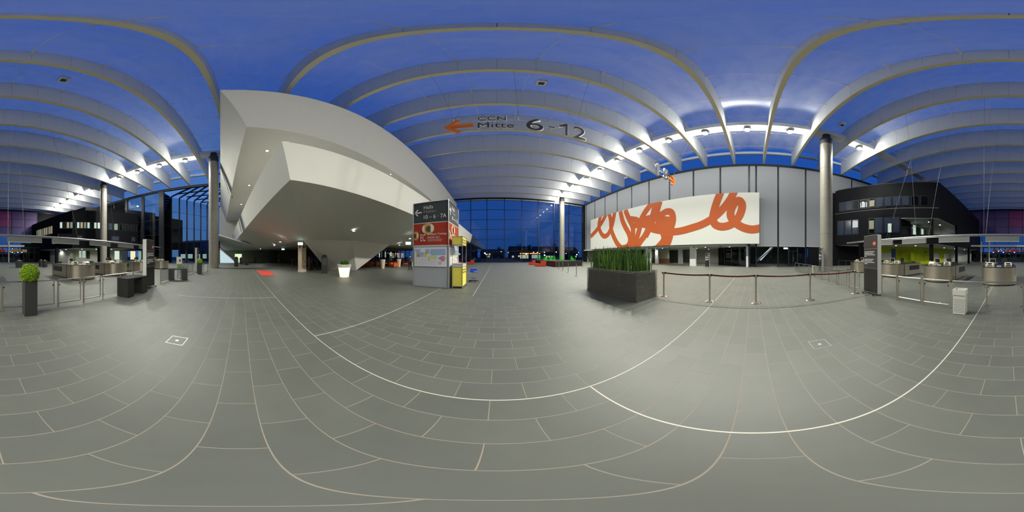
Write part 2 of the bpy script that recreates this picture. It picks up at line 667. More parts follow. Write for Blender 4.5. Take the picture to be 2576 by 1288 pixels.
for i, (d2, xa, xb, ya, yb) in enumerate(tiles):
    full = abs(xb - xa - TILE_W) < 1e-4
    if full and used < 300:
        if used < 4:
            o = tile_meshes[used]
        else:
            o = tile_meshes[random.randrange(4)].copy()
            COL.objects.link(o)
        o.location = ((xa + xb) / 2, (ya + yb) / 2, 0)
        used += 1
    else:
        tile_box(field, xa, xb, ya, yb, -0.0002 * random.randrange(4))
fo = field.obj('floor_tile_field', 'slate_tile', floor)
fo['kind'] = 'stuff'
# expansion joints let into the floor
for nm, (x0, x1, y0, y1), mm in (
        ('trim_1', (0.835, 0.85, -40, 1.309), 'joint_white'),
        ('trim_2', (-2.70, -2.686, 1.309, 30), 'joint_white'),
        ('trim_3', (-26, 23, 1.303, 1.315), 'joint_white'),
        ('trim_4', (-0.948, -0.935, 6.3, 36), 'joint_white'),
        ('trim_5', (-6.06, -6.045, -2.5, 1.303), 'joint_white'),
        ('trim_6', (4.955, 4.967, -4.4, 3.5), 'joint_dark')):
    struct(MB().box(x0, x1, y0, y1, -0.002, 0.0012).obj(nm, mm))
# floor sockets flush in the slate
for k, (cx, cy_) in enumerate(((-2.59, -1.07), (2.44, -1.06))):
    t = thing('floor_socket', 'square floor socket lid with white rim and round centre, ' + ('toward the grey security table' if k == 0 else 'toward the belt barrier posts'),
              'floor socket', (cx, cy_), group='floor sockets')
    MB().box(-.15, .15, -.15, .15, -0.001, 0.0025).obj('lid', 'slate_tile', t)
    rim = MB()
    for a in (-1, 1):
        rim.box(-.15, .15, a * .146 - .004, a * .146 + .004, 0.001, 0.004)
        rim.box(a * .146 - .004, a * .146 + .004, -.15, .15, 0.001, 0.004)
    rim.obj('rim', 'aluminium', t)
    MB().lathe([(0.03, 0.0025), (0.03, 0.004), (0.02, 0.0045)], 20).obj('cap', 'aluminium', t)

# outside ground
struct(MB().box(-260, 260, -220, 260, -0.6, -0.32).obj('ground', 'night_ground'))

# ---------------------------------------------------------------- roof
ceiling = struct_empty('ceiling')
edges = [YB] + RIBS + [YF]
for a, b in zip(edges, edges[1:]):
    m = MB()
    n, mx = 10, 12
    vs, fs = [], []
    for i in range(mx + 1):
        x = XL + (XR - XL) * i / mx
        for j in range(n + 1):
            u = j / n
            vs.append((x, a + 0.1 + (b - a - 0.2) * u, ZT - 0.12 + 0.42 * (1 - (2 * u - 1) ** 2)))
    for i in range(mx):
        for j in range(n):
            k = i * (n + 1) + j
            fs.append((k, k + 1, k + n + 2, k + n + 1))
    m.add(vs, fs).obj('film_cushion', 'roof_film', ceiling, smooth=True)

# ribs: straight deep beams clad in panels, cream flange below
PW = 1.65
panel_me = None
proto_rib = thing('roof_beam', 'deep white panelled roof beam with a cream lower edge, spanning the hall', 'roof beam', (0, 0, 0), group='roof beams across the hall')
xs = []
x = -18 * PW
while x < XR:
    xs.append((max(x, XL), min(x + PW, XR)))
    x += PW
xs = [p for p in xs if p[1] - p[0] > 0.1]
xs.insert(0, (XL, xs[0][0])) if xs[0][0] - XL > 0.1 else None
first = None
for (x0, x1) in xs:
    w = x1 - x0
    if abs(w - PW) < 1e-3:
        if first is None:
            first = MB().box(-PW / 2 + .006, PW / 2 - .006, -.12, .12, ZE + .08, ZT).obj('beam_panel', 'rib_white', proto_rib)
            o = first
        else:
            o = first.copy()
            COL.objects.link(o)
        o.location = ((x0 + x1) / 2, 0, 0)
    else:
        MB().box(x0 + .006, x1 - .006, -.12, .12, ZE + .08, ZT).obj('beam_panel', 'rib_white', proto_rib)
MB().box(XL, XR, -.10, .10, ZE + .05, ZT - .02).obj('beam_core', 'plaster_joint', proto_rib)
MB().box(XL, XR, -.15, .15, ZE, ZE + .085).obj('beam_flange', 'rib_cream', proto_rib)
for k, y in enumerate(RIBS):
    if k == 0:
        proto_rib.location = (0, y, 0)
    else:
        place(proto_rib, (0, y, 0))

# tie rods with sleeves through the ribs
sleeve_me = None
for k in range(-9, 7):
    x = 1.65 + 3.3 * k
    if x > XR - 1 or x < XL + 1:
        continue
    t = thing('tie_rod', 'thin white steel tie rod with sleeves running under the roof film', 'tie rod', (x, 0, ZT - 0.75), group='tie rods under the roof')
    MB().tube((0, YB + .3, 0), (0, YF - .3, 0), 0.014, 6).obj('rod', 'rib_white', t)
    for y in RIBS:
        if sleeve_me is None:
            s = MB().tube((0, -.75, 0), (0, .75, 0), 0.04, 8).obj('sleeve', 'rib_cream', t, smooth=True)
            sleeve_me = s.data
        else:
            s = mesh_obj('sleeve', sleeve_me, None, t)
        s.location = (0, y, 0)

# longitudinal box beams carrying the floodlights
def gutter_beam(x, lab):
    t = thing('gutter_beam', lab, 'roof beam', (x, 0, 0))
    ys = [YB] + RIBS + [YF]
    for a, b in zip(ys, ys[1:]):
        m = MB().box(-.55, .55, a + .16, b - .16, 17.35, 17.95)
        m.box(-.4, .4, a + .16, b - .16, 17.95, 18.15)
        m.box(-.62, .62, a + .16, b - .16, 17.75, 17.83)
        m.obj('beam_length', 'rib_white', t)
    return t
gutter_beam(15.7, 'white stepped box beam along the roof on the mural side')
gutter_beam(-22.0, 'white stepped box beam along the roof behind the security counters')

# ---------------------------------------------------------------- floodlights
def flood(loc, side):
    t = thing('floodlight', 'bright white floodlight hanging under the roof box beam ' + ('on the mural side' if side > 0 else 'on the glazed side'), 'floodlight', loc,
              group='floodlights on the mural side' if side > 0 else 'floodlights on the glazed side')
    MB().box(-.3, .3, -.24, .24, .06, .28).obj('housing', 'aluminium', t)
    MB().box(-.04, .04, -.3, -.25, .0, .42).box(-.04, .04, .25, .3, .0, .42).box(-.04, .04, -.3, .3, .40, .44).obj('bracket', 'aluminium', t)
    MB().lathe([(.0, -.09), (.17, -.06), (.27, .0), (.28, .06)], 20).obj('lens', 'lamp_glow', t, smooth=True)
    light('flood_light', 'SPOT', (0, 0, -.3), FLOOD_W, LAMP_COL, 0.22, t, rot=(0, radians(16) * side, 0), spot=radians(126))
    light('spill_light', 'POINT', (0, 0, -.3), SPILL_W, LAMP_COL, 0.22, t)
for y in MIDS:
    if y > -14 and not (-9 < y < -6):
        flood((15.7, y, 16.9), 1)
    if y < -6 and not (-26 < y < -23):
        flood((-22.0, y, 16.9), -1)

# ceiling speaker boxes
for (x, y) in ((2.5, 8.93), (-4.1, -7.84), (13.6, -8.3), (-9.5, -28.8)):
    t = thing('ceiling_unit', 'small white square ventilation box with a dark grille under the roof', 'ventilation box', (x, y, 18.1), group='ventilation boxes under the roof')
    MB().box(-.3, .3, -.3, .3, 0, .5).obj('box', 'rib_white', t)
    MB().box(-.17, .17, -.17, .17, -.012, 0.004).obj('grille', 'charcoal_panel', t)
    MB().tube((0, 0, .5), (0, 0, 1.3), .02, 6).obj('hanger', 'rib_white', t)

# ---------------------------------------------------------------- round columns
def column(x, y, lab):
    t = thing('concrete_column', lab, 'column', (x, y))
    MB().lathe([(.67, 0), (.67, 15.55)], 40).obj('shaft', 'concrete', t, smooth=True)
    MB().lathe([(.66, 15.55), (.66, 16.55), (.45, 16.9), (.45, 17.36)], 40).obj('cap', 'concrete_cap', t, smooth=True)
    for z in (3.9, 7.8, 11.7):
        MB().lathe([(.674, z), (.674, z + .015)], 40).obj('pour_joint', 'concrete_cap', t, smooth=True)
column(15.6, -7.55, 'tall round concrete column with dark head beside the belt barrier')
column(15.7, 37.3, 'tall round concrete column by the front glass wall and green planter')
column(-21.4, -3.6, 'tall round concrete column beside the white angular building')
column(-21.4, -24.0, 'tall round concrete column in front of the dark office block')

# ---------------------------------------------------------------- right wall
wr = struct_empty('wall_right', (XR, 0, 0))
def wbox(name, m_, par, x0, x1, y0, y1, z0, z1):
    return MB().box(x0, x1, y0, y1, z0, z1).obj(name, m_, par, world=True)
ms = [y for y in MIDS if y > -8.2] + [-0.46]
ms = sorted(ms + [38.9])
for y in MIDS:
    if y <= -8.2:
        ms.append(y)
ms.sort()
for a, b in zip(ms, ms[1:]):
    if b - a < 0.3:
        continue
    low = b <= -8.0
    z0 = 12.4 if b < -12 else (3.05 if not low else 3.2)
    wbox('blind_panel', 'blind_grey', wr, XR - .05, XR, a + .13, b - .13, z0, ZE - .42)
    if not low and b - a > 2:
        wbox('blind_hem', 'light_grey_side', wr, XR - .07, XR - .0, a + .13, b - .13, z0 - .06, z0)
for y in ms:
    wbox('mullion', 'mullion_dark', wr, XR - .06, XR + .22, y - .07, y + .07, 0 if -9 < y < 1 or y > 38 else (12.0 if y < -12 else 2.9), ZE - .25)
wbox('wall_backing', 'mullion_dark', wr, XR + .24, XR + .3, -13, 38.9, 3.0, ZE - .3)
wbox('top_rail', 'mullion_dark', wr, XR - .14, XR + .3, YB, YF, ZE - .42, ZE - .05)
wbox('eave_beam', 'rib_white', wr, XR - .1, XR + .3, YB, YF, 18.55, 19.0)
for a, b in zip(edges, edges[1:]):
    wbox('clerestory_pane', 'clerestory_glass', wr, XR + .08, XR + .1, a + .12, b - .12, ZE, 18.55)

# mural board
MZ0, MZ1, MY0, MY1, MX = 3.3, 10.85, -0.88, 34.7, 22.5
mural = thing('mural_board', 'long white board with a looping orange brush stroke hung on the panelled wall', 'mural', (MX, 0, 0))
MB().box(MX, MX + .22, MY0, MY1, MZ0, MZ1).obj('board', 'mural_white', mural, world=True)
for y_ in (2, 12, 22, 32):
    for z_ in (5.0, 9.5):
        MB().box(MX + .22, MX + .755, y_ - .06, y_ + .06, z_ - .06, z_ + .06).obj('bracket', 'mullion_dark', mural, world=True)
STROKES = [
    [(760, 800), (880, 770), (1000, 790), (1110, 800)],
    [(830, 890), (940, 920), (1060, 925)],
    [(900, 720), (880, 820), (840, 910), (800, 990)],
    [(165, 990), (235, 915), (285, 840), (325, 770), (350, 715)],
    [(282, 745), (262, 830), (264, 890), (285, 950), (320, 985), (360, 970), (395, 910), (420, 830), (445, 700)],
    [(378, 720), (396, 800), (402, 900), (430, 985), (470, 1065), (515, 1115), (560, 1118), (605, 1085), (622, 1020), (604, 950), (566, 880), (532, 800), (508, 695)],
    [(565, 680), (602, 770), (640, 850), (655, 900), (652, 1000), (640, 1130)],
    [(620, 785), (700, 800), (735, 850), (722, 930), (700, 1010), (680, 1140)],
    [(690, 1140), (740, 1050), (790, 980), (830, 900), (860, 820), (890, 720), (920, 590)],
    [(735, 830), (760, 770), (800, 700), (845, 640), (880, 590)],
    [(660, 865), (760, 850), (860, 870), (980, 870), (1090, 850)],
    [(770, 800), (840, 840), (930, 900), (1030, 900), (1110, 870)],
    [(965, 585), (935, 700), (945, 800), (980, 900), (1008, 960), (1015, 1020), (980, 1075), (925, 1130)],
    [(930, 790), (985, 735), (1050, 700), (1100, 715), (1118, 790), (1100, 880), (1090, 950), (1070, 1030), (1030, 1130)],
    [(1060, 940), (1200, 925), (1330, 890), (1450, 850), (1560, 790), (1640, 725), (1720, 640), (1785, 550), (1825, 470)],
    [(1668, 480), (1628, 580), (1597, 680), (1580, 770), (1600, 840), (1660, 872), (1740, 868), (1820, 830), (1880, 760), (1912, 680), (1915, 615), (1885, 572), (1845, 585), (1808, 640), (1786, 700), (1790, 765), (1840, 830), (1920, 880), (2000, 903), (2060, 905), (2140, 890)],
]
def catmull(P, n=10):
    out = []
    Q = [P[0]] + list(P) + [P[-1]]
    for i in range(1, len(Q) - 2):
        p0, p1, p2, p3 = Q[i - 1], Q[i], Q[i + 1], Q[i + 2]
        for k in range(n):
            t = k / n
            out.append(tuple(0.5 * ((2 * p1[d]) + (-p0[d] + p2[d]) * t + (2 * p0[d] - 5 * p1[d] + 4 * p2[d] - p3[d]) * t * t + (-p0[d] + 3 * p1[d] - 3 * p2[d] + p3[d]) * t ** 3) for d in (0, 1)))
    out.append(P[-1])
    return out
def mural_pt(zx, zy):
    px, py = 1450 + zx / 4.6, 380 + zy / 4.6
    a = (1894 - px) / 2576 * 2 * pi
    return (MX * tan(a), CAM_H + MX / cos(a) * tan((644 - py) / 1288 * pi))
for k, st in enumerate(STROKES):
    pts = catmull([mural_pt(*p) for p in st])
    pts = [p for i, p in enumerate(pts) if i == 0 or (abs(p[0] - pts[i - 1][0]) + abs(p[1] - pts[i - 1][1])) > 1e-4]
    hw = 0.56
    bm = bmesh.new()
    L, Rr = [], []
    xo = MX - .002 - .0016 * k
    for i, p in enumerate(pts):
        q0, q1 = pts[max(0, i - 1)], pts[min(len(pts) - 1, i + 1)]
        d = Vector((q1[0] - q0[0], q1[1] - q0[1])).normalized()
        nn = Vector((-d.y, d.x))
        xi = xo - .0014 * i / len(pts)
        L.append(bm.verts.new((xi, p[0] + nn.x * hw, p[1] + nn.y * hw)))
        Rr.append(bm.verts.new((xi, p[0] - nn.x * hw, p[1] - nn.y * hw)))
    for i in range(len(pts) - 1):
        bm.faces.new((L[i], L[i + 1], Rr[i + 1], Rr[i]))
    for co, no in (((0, MY0, 0), (0, -1, 0)), ((0, MY1, 0), (0, 1, 0)), ((0, 0, MZ0), (0, 0, -1)), ((0, 0, MZ1), (0, 0, 1))):
        bmesh.ops.bisect_plane(bm, geom=bm.verts[:] + bm.edges[:] + bm.faces[:], plane_co=co, plane_no=no, clear_outer=True)
    me = bpy.data.meshes.new('brush_stroke')
    bm.to_mesh(me)
    bm.free()
    me.transform(Matrix.Translation((-MX, 0, 0)))
    mesh_obj('brush_stroke', me, 'mural_orange', mural)

# lobby under and behind the mural wall
lob = struct_empty('wall_lobby', (XR, 0, 0))
wbox('lobby_ceiling', 'ceiling_white', lob, XR - .2, XR + 17, .9, 39.4, 3.02, 3.3)
wbox('lobby_back', 'lobby_wall', lob, XR + 16.6, XR + 17, .9, 39.4, 0, 3.02)
wbox('lobby_side', 'lobby_wall', lob, XR + .3, XR + 17, 39.0, 39.4, 0, 3.02)
for (ya, yb, xa) in ((20.5, 25.5, 9.0), (27.5, 33.0, 9.5)):
    wbox('lobby_niche', 'grey_print', lob, XR + xa, XR + xa + .3, ya, yb, 0.9, 2.6)
    wbox('lobby_counter', 'dark_wood', lob, XR + xa - .5, XR + xa, ya, yb, 0.0, 1.05)
MB().lathe([(1.7, 0), (1.7, 3.02)], 40, (XR + 8.0, 19.6, 0)).obj('lobby_drum', 'drum_green', lob, world=True, smooth=True)
MB().lathe([(1.74, 0), (1.74, 1.0)], 40, (XR + 8.0, 19.6, 0)).obj('drum_skirting', 'wood_brown', lob, world=True, smooth=True)
wbox('lobby_wall_panel', 'lobby_wall', lob, XR + 13, XR + 13.3, 3.5, 13.0, 0, 3.02)
for (px0, px1, dx) in ((1623, 1636, 0.2), (1735, 1750, 0.2), (1877, 1882, 0.0), (1706, 1716, 5.0), (1648, 1655, 5.0)):
    a = (1894 - px0) / 2576 * 2 * pi
    b = (1894 - px1) / 2576 * 2 * pi
    X = XR + dx
    y1_, y0_ = X * tan(a), X * tan(b)
    y0_ = min(y0_, y1_ - .28)
    t = thing('lobby_pillar', 'white square pillar ' + {1623: 'behind the tall grass planter below the mural', 1735: 'between two lobby openings below the mural', 1877: 'slim, under the mural end beside the glass doors',
              1706: 'inside the lobby, right of the round drum', 1648: 'inside the lobby, left of the round drum'}[px0], 'pillar', (X + .2, (y0_ + y1_) / 2))
    w_ = (y1_ - y0_) / 2
    MB().box(-.2, .2, -w_, w_, 0, 3.02).obj('pillar_shaft', 'white_paint', t)
    MB().box(-.21, .21, -w_ - .01, w_ + .01, 0, .1).obj('pillar_base', 'light_grey_side', t)
# lobby downlights
for (dx, y) in ((1.6, 30), (1.6, 24), (1.6, 15.5), (1.6, 7.5), (1.6, 3.6), (4.5, 19), (4.5, 10), (5, 27), (6.5, 6), (6, 13.5), (9, 9), (9.5, 16)):
    t = thing('downlight', 'round recessed downlight in the low lobby ceiling below the mural', 'downlight', (XR + dx, y, 3.0), group='lobby downlights')
    MB().lathe([(.11, -.005), (.11, .015)], 18).obj('lens', 'downlight_glow', t)
    MB().lathe([(.14, .0), (.14, .018)], 18).obj('rim', 'white_paint', t)
    light('downlight_lamp', 'SPOT', (0, 0, -.03), 190, (1, .97, .88), .1, t, spot=radians(160))

# glazed entrance right of the mural (ground level)
ge = struct_empty('window_1', (XR, 0, 0))
for (y0, y1) in ((-3.55, -0.5), (-5.2, -3.75), (-7.7, -6.6)):
    wbox('pane', 'clear_glass', ge, XR + .08, XR + .1, y0, y1, .05, 2.95)
wbox('head', 'mullion_dark', ge, XR - .02, XR + .2, -7.8, .5, 2.85, 3.05)
wbox('frame_post', 'mullion_dark', ge, XR - .02, XR + .2, -5.3, -5.15, 0, 2.9)
wbox('frame_post', 'mullion_dark', ge, XR - .02, XR + .2, -6.65, -6.5, 0, 2.9)
dr = struct_empty('door_1', (XR, -5.9, 0))
for s in (-1, 1):
    y = -5.9 + s * .32
    wbox('door_leaf', 'clear_glass', dr, XR + .03, XR + .05, y - .28, y + .28, .08, 2.3)
    fr_ = MB()
    for e_ in (-.3, .27):
        fr_.box(XR + .01, XR + .07, y + e_, y + e_ + .04, 0.02, 2.36)
    fr_.box(XR + .01, XR + .07, y - .3, y + .31, .02, .1).box(XR + .01, XR + .07, y - .3, y + .31, 2.3, 2.38)
    fr_.obj('door_frame', 'mullion_dark', dr, world=True)
    MB().tube((XR - .04, y - s * .22, .8), (XR - .04, y - s * .22, 1.5), .018, 8).obj('door_handle', 'steel', dr, world=True)
t = thing('exit_sign', 'small lit green escape sign over the glass door', 'exit sign', (XR - .08, -4.75, 2.72))
MB().box(-.04, .04, -.3, .3, -.1, .1).obj('case', 'exit_glow', t)
MB().box(-.045, -.04, -.1, .16, -.05, .05).obj('running_figure', 'white_print', t)
# passage beyond that glass
pas = struct_empty('wall_passage', (XR, 0, 0))
wbox('passage_back', 'far_wall_olive', pas, XR + 17, XR + 17.3, -14, .8, 0, 3.6)
wbox('passage_side', 'lobby_wall', pas, XR + .4, XR + 17, .6, .9, 0, 3.3)
wbox('passage_ceiling', 'dark_soffit', pas, XR + .3, XR + 17, -14, .6, 3.6, 3.8)
t = thing('escalator', 'lit escalator rising behind the entrance glass right of the mural', 'escalator', (XR + 9, -1.0, 0))
MB().slab([(0, 0, 0.9), (0, -2.6, 3.4), (0, -3.1, 3.4), (0, -.6, .7)], .1).obj('lit_balustrade', 'stair_glow', t)
MB().bar((-.3, .2, .55), (-.3, -2.9, 3.2), .5, .25).obj('truss', 'aluminium', t)
MB().path([(-.1, .1, 1.1), (-.1, -2.6, 3.5)], .04).obj('handrail', 'black_plastic', t)
# glazed lobby screen under the mural end
gs = struct_empty('window_2', (XR, 0, 0))
for (y0, y1, dx) in ((0.9, 2.1, 1.0), (2.2, 3.4, 1.9), (3.5, 4.7, 2.8), (4.8, 6.0, 3.7)):
    MB().slab([(XR + dx, y0, 0), (XR + dx + .9, y1, 0), (XR + dx + .9, y1, 3.0), (XR + dx, y0, 3.0)], .03).obj('pane', 'dark_glass', gs, world=True)
    MB().box(XR + dx - .05, XR + dx + .05, y0 - .08, y0 + .04, 0, 3.02).obj('post', 'mullion_dark', gs, world=True)
    for z in (.9, 1.2, 1.5, 1.8, 2.1):
        MB().bar((XR + dx - .02, y0 + .3, z), (XR + dx + .6, y0 + .95, z), .03, .05).obj('door_bar', 'mullion_dark', gs, world=True)

# ---------------------------------------------------------------- front wall
wf = struct_empty('wall_front', (0, YF, 0))
FM = [-10.6, -6.4, -2.41, 1.83, 6.09, 10.3, 14.5, 18.7, 22.85]
FZ = [0.06, 2.77, 5.6, 8.1, 10.6, 13.15, 15.7]
pane_me = {}
for i, (a, b) in enumerate(zip(FM, FM[1:])):
    for c, d in zip(FZ, FZ[1:]):
        wbox('pane', 'facade_glass', wf, a + .06, b - .06, YF + .05, YF + .07, c + .03, d - .03)
    wbox('blind_box', 'light_grey_side', wf, a + .1, b - .1, YF - .02, YF + .2, 15.72, 16.0)
for xx in FM:
    wbox('mullion', 'mullion_dark', wf, xx - .07, xx + .07, YF - .1, YF + .2, 0, 16.0)
for z in FZ:
    wbox('transom', 'mullion_dark', wf, FM[0], XR, YF - .03, YF + .12, z - .04, z + .04)
wbox('head_beam', 'mullion_dark', wf, XL, XR, YF - .15, YF + .3, 16.0, ZE)
wbox('solid_end', 'mullion_dark', wf, 22.85, XR + .4, YF - .25, YF + .2, 0, 16.1)
wbox('gable_end', 'rib_white', wf, XL, XR, YF + .05, YF + .3, ZE, ZT + .2)

# ---------------------------------------------------------------- left glazed wall and angled funnel
wl = struct_empty('wall_left', (XL, 0, 0))
LM = [-16.2, -20.97, -25.8, -30.0, -34.2, -38.4, -42.6, -46.8, -50]
for b, a in zip(LM, LM[1:]):
    zs = [.05, 3.0, 6.2, 9.5, 13.2, 15.9] if b > -22 else [11.7, 13.2, 15.9]
    for c, d in zip(zs, zs[1:]):
        wbox('pane', 'facade_glass', wl, XL - .02, XL, a + .06, b - .06, c + .03, d - .03)
        wbox('transom', 'mullion_dark', wl, XL - .06, XL + .06, a, b, d - .05, d + .05)
for k, y in enumerate(LM):
    w_ = .55 if k == 0 else (.32 if k in (1, 2) else .12)
    wbox('mullion', 'mullion_dark', wl, XL - .3, XL + .2, y - w_, y + w_, 0 if y > -22 else 11.6, 16.0)
wbox('top_rail', 'mullion_dark', wl, XL - .25, XL + .15, YB, YF, 15.9, ZE)
wbox('eave_beam', 'rib_white', wl, XL - .3, XL + .1, YB, YF, 18.55, 19.0)
for a, b in zip(edges, edges[1:]):
    wbox('clerestory_pane', 'clerestory_glass', wl, XL - .1, XL - .08, a + .12, b - .12, ZE, 18.55)
wfu = struct_empty('wall_funnel', (XL, -16.2, 0))
u = Vector((-8.6, 6.8)).normalized()
prev = None
for k in range(0, 9):
    p = Vector((XL - .3, -16.2)) + Vector((-4.3, .2)) * min(k, 1) + u * 2.19 * max(0, k - 1)
    MB().box(p.x - .13, p.x + .13, p.y - .13, p.y + .13, 0, 16.2).obj('mullion', 'mullion_dark', wfu, world=True)
    if prev is not None:
        for c, d in ((.05, 3.2), (3.2, 8.6), (8.6, 12.4), (12.4, 16.1)):
            MB().slab([(prev.x, prev.y, c), (p.x, p.y, c), (p.x, p.y, d), (prev.x, prev.y, d)], .02).obj('pane', 'facade_glass', wfu, world=True)
        for z in (3.2, 8.6, 12.4):
            MB().bar((prev.x, prev.y, z), (p.x, p.y, z), .06, .05).obj('transom', 'mullion_dark', wfu, world=True)
        MB().bar((p.x, p.y, 16.3), (XL, p.y + 7.5, 16.3), .18, .35).obj('roof_beam_bar', 'mullion_dark', wfu, world=True)
    prev = p
for k in range(5):
    q = Vector((XL - 1 - 2.6 * k, -13.5 + 1.2 * k))
    MB().bar((q.x, q.y - 1.6, 16.35), (q.x, q.y + 10, 16.35), .12, .25).obj('roof_beam_bar', 'mullion_dark', wfu, world=True)

# ---------------------------------------------------------------- back wall
wb = struct_empty('wall_back', (0, YB, 0))
BM = [-16.6, -12.57, -8.38, -4.19, 0, 4.19, 8.38, 12.0]
BZ = [5.2, 8.2, 10.7, 13.3, 15.9]
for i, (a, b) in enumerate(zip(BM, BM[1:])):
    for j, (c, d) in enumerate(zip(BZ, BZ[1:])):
        mm = 'facade_glass' if j == 0 else ('magenta_lit_blind' if (i in (2, 3) and j >= 2) else ('purple_lit_blind' if j >= 2 or i in (3, 4) else 'violet_lit_blind'))  # panel colours imitate magenta light, strongest near the middle
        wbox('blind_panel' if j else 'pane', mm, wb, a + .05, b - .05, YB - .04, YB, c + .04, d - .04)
for xx in BM:
    wbox('mullion', 'mullion_dark', wb, xx - .06, xx + .06, YB - .1, YB + .1, 0, 16.0)
for z in BZ:
    wbox('transom', 'mullion_dark', wb, BM[0], BM[-1], YB - .06, YB + .06, z - .05, z + .05)
wbox('head_beam', 'mullion_dark', wb, XL, XR, YB - .2, YB + .1, 15.9, ZE)
wbox('gable_end', 'rib_white', wb, XL, XR, YB - .3, YB - .05, ZE, ZT + .2)

# ================================================================ white angular building
cb = thing('conference_building', 'huge white angular building with two overhanging folded storeys standing inside the hall', 'building', (-15, 10, 0))
UL = Vector((-1, -0.125))            # heading of its short side
def side(P, d):
    return (P[0] + UL.x * d, P[1] + UL.y * d, P[2])
A = (-8.2, -1.06, 15.0)
A2 = (-9.85, 39.3, 15.0)
B = (-8.77, 0.32, 10.5)
B2 = (-10.4, 39.3, 10.5)
JG = 13.6                            # where the side wall has its shadow joint
def plate(name, pts, t=.3, inside=(-30, 20, 8), m_='plaster_white', par=None):
    P = [Vector(p) for p in pts]
    nrm = Vector((0, 0, 0))
    for i in range(len(P)):
        nrm += P[i].cross(P[(i + 1) % len(P)])
    c = sum(P, Vector()) / len(P)
    if nrm.dot(Vector(inside) - c) > 0:
        P.reverse()
    return MB().slab(P, t).obj(name, m_, par or cb, world=True)
# upper storey
plate('upper_fascia', [A, A2, B2, B])
plate('upper_side_wall', [side(A, JG), A, B, side(B, JG + .9)])
plate('upper_side_wall', [side(A, 33), side(A, JG + .5), side(B, JG + 1.4), side(B, 32.5)])
jA, jB = Vector(side(A, JG)), Vector(side(B, JG + .9))
MB().slab([Vector(side(A, JG + .6)) + Vector((0, .35, 0)), jA + Vector((.1, .35, 0)), jB + Vector((.1, .35, 0)), Vector(side(B, JG + 1.5)) + Vector((0, .35, 0))], .1).obj('shadow_joint', 'shade_strip', cb, world=True)
# lip and soffit
Bi, B2i = (-9.3, .95, 10.5), (-10.95, 39.3, 10.5)
MB().slab([B, B2, B2i, Bi], -.25).obj('soffit_lip', 'plaster_white', cb, world=True)
MB().slab([side(B, 34), B, Bi, (-43, -3.1, 10.5)], -.25).obj('soffit_lip', 'plaster_white', cb, world=True)
MB().prism([(-9.1, .75), (-10.8, 39.2), (-44, 39.2), (-44, -3.3)], 10.72, 10.95).obj('upper_soffit', 'plaster_white', cb, world=True)
MB().prism([(-8.5, -.9), (-10.0, 39.2), (-44, 39.2), (-42.5, -5.2)], 14.6, 14.98).obj('upper_roof', 'plaster_white', cb, world=True)
MB().box(-13.6, -13.2, 3.5, 39.2, 6.5, 10.9).obj('terrace_wall', 'plaster_white', cb, world=True)
plate('terrace_wall', [(-13.2, 3.5, 6.5), (-44, -.4, 6.5), (-44, -.4, 10.9), (-13.2, 3.5, 10.9)])
# lower storey band
C = (-5.93, 1.52, 6.8)
D = (-6.3, 1.97, 4.93)
C2, D2 = (-6.0, 39.3, 6.8), (-6.47, 39.3, 4.93)
J2 = 16.6
UL2 = Vector((-1, -.107))
def side2(P, d, dz=0.0):
    return (P[0] + UL2.x * d, P[1] + UL2.y * d, P[2] + dz)
plate('lower_fascia', [C, C2, D2, D])
plate('lower_fascia', [C2, (-6.3, 77.5, 6.8), (-6.6, 77.0, 5.1), D2])
plate('lower_side_wall', [side2(C, J2), C, D, side2(D, J2 + .3)])
plate('lower_side_wall', [side2(C, 36), side2(C, J2 + 1.0), side2(D, J2 + 1.3), side2(D, 36)])
jC, jD = Vector(side2(C, J2)), Vector(side2(D, J2 + .3))
MB().slab([Vector(side2(C, J2 + 1.1)) + Vector((0, .35, 0)), jC + Vector((.1, .35, 0)), jD + Vector((.1, .35, 0)), Vector(side2(D, J2 + 1.4)) + Vector((0, .35, 0))], .1).obj('shadow_joint', 'shade_strip', cb, world=True)
MB().prism([(-6.2, 1.8), (-6.3, 39.2), (-13.3, 39.2), (-13.3, 3.6), (-42, -.2), (-42, -2)], 6.45, 6.7).obj('terrace_floor', 'plaster_white', cb, world=True)
MB().slab([(-6.6, 39.4, 4.95), (-6.6, 77, 5.05), (-30, 77, 5.05), (-30, 39.4, 4.95)], .2).obj('outer_soffit', 'plaster_white', cb, world=True)
# folded underside
V = (-12.0, 9.8, 3.05)
W = (-13.3, 5.3, 3.05)
R_ = (-12.5, 16.3, 3.05)
R2 = (-12.8, 39.3, 3.05)
Wl = (-24.0, 4.3, 3.05)
Dl = side2(D, 36)
Wl2 = (-42, 2.4, 3.05)
def facet(name, pts, par=cb, m_='plaster_white'):
    mb = MB()
    pts = [Vector(p) for p in pts]
    vs = pts + [p + Vector((0, 0, .2)) for p in pts]
    n = len(pts)
    fs = [tuple(reversed(range(n))), tuple(range(n, 2 * n))] + [(i, (i + 1) % n, n + (i + 1) % n, n + i) for i in range(n)]
    return mb.add(vs, fs).obj(name, m_, par, world=True)
facet('underside_fold', [D, V, R_])
facet('underside_fold', [D, R_, R2, D2])
facet('underside_fold', [D, W, V])
facet('underside_fold', [D, Wl, W])
facet('underside_fold', [D, Dl, Wl2, Wl])
facet('low_ceiling', [W, Wl, Wl2, (-44, 20, 3.05), (-22, 20, 3.05), (-20, 11, 3.05)])
facet('low_ceiling', [R_, (-20, 11, 3.05), (-22, 20, 3.05), (-44, 20, 3.05), (-44, 39.3, 3.05), R2])
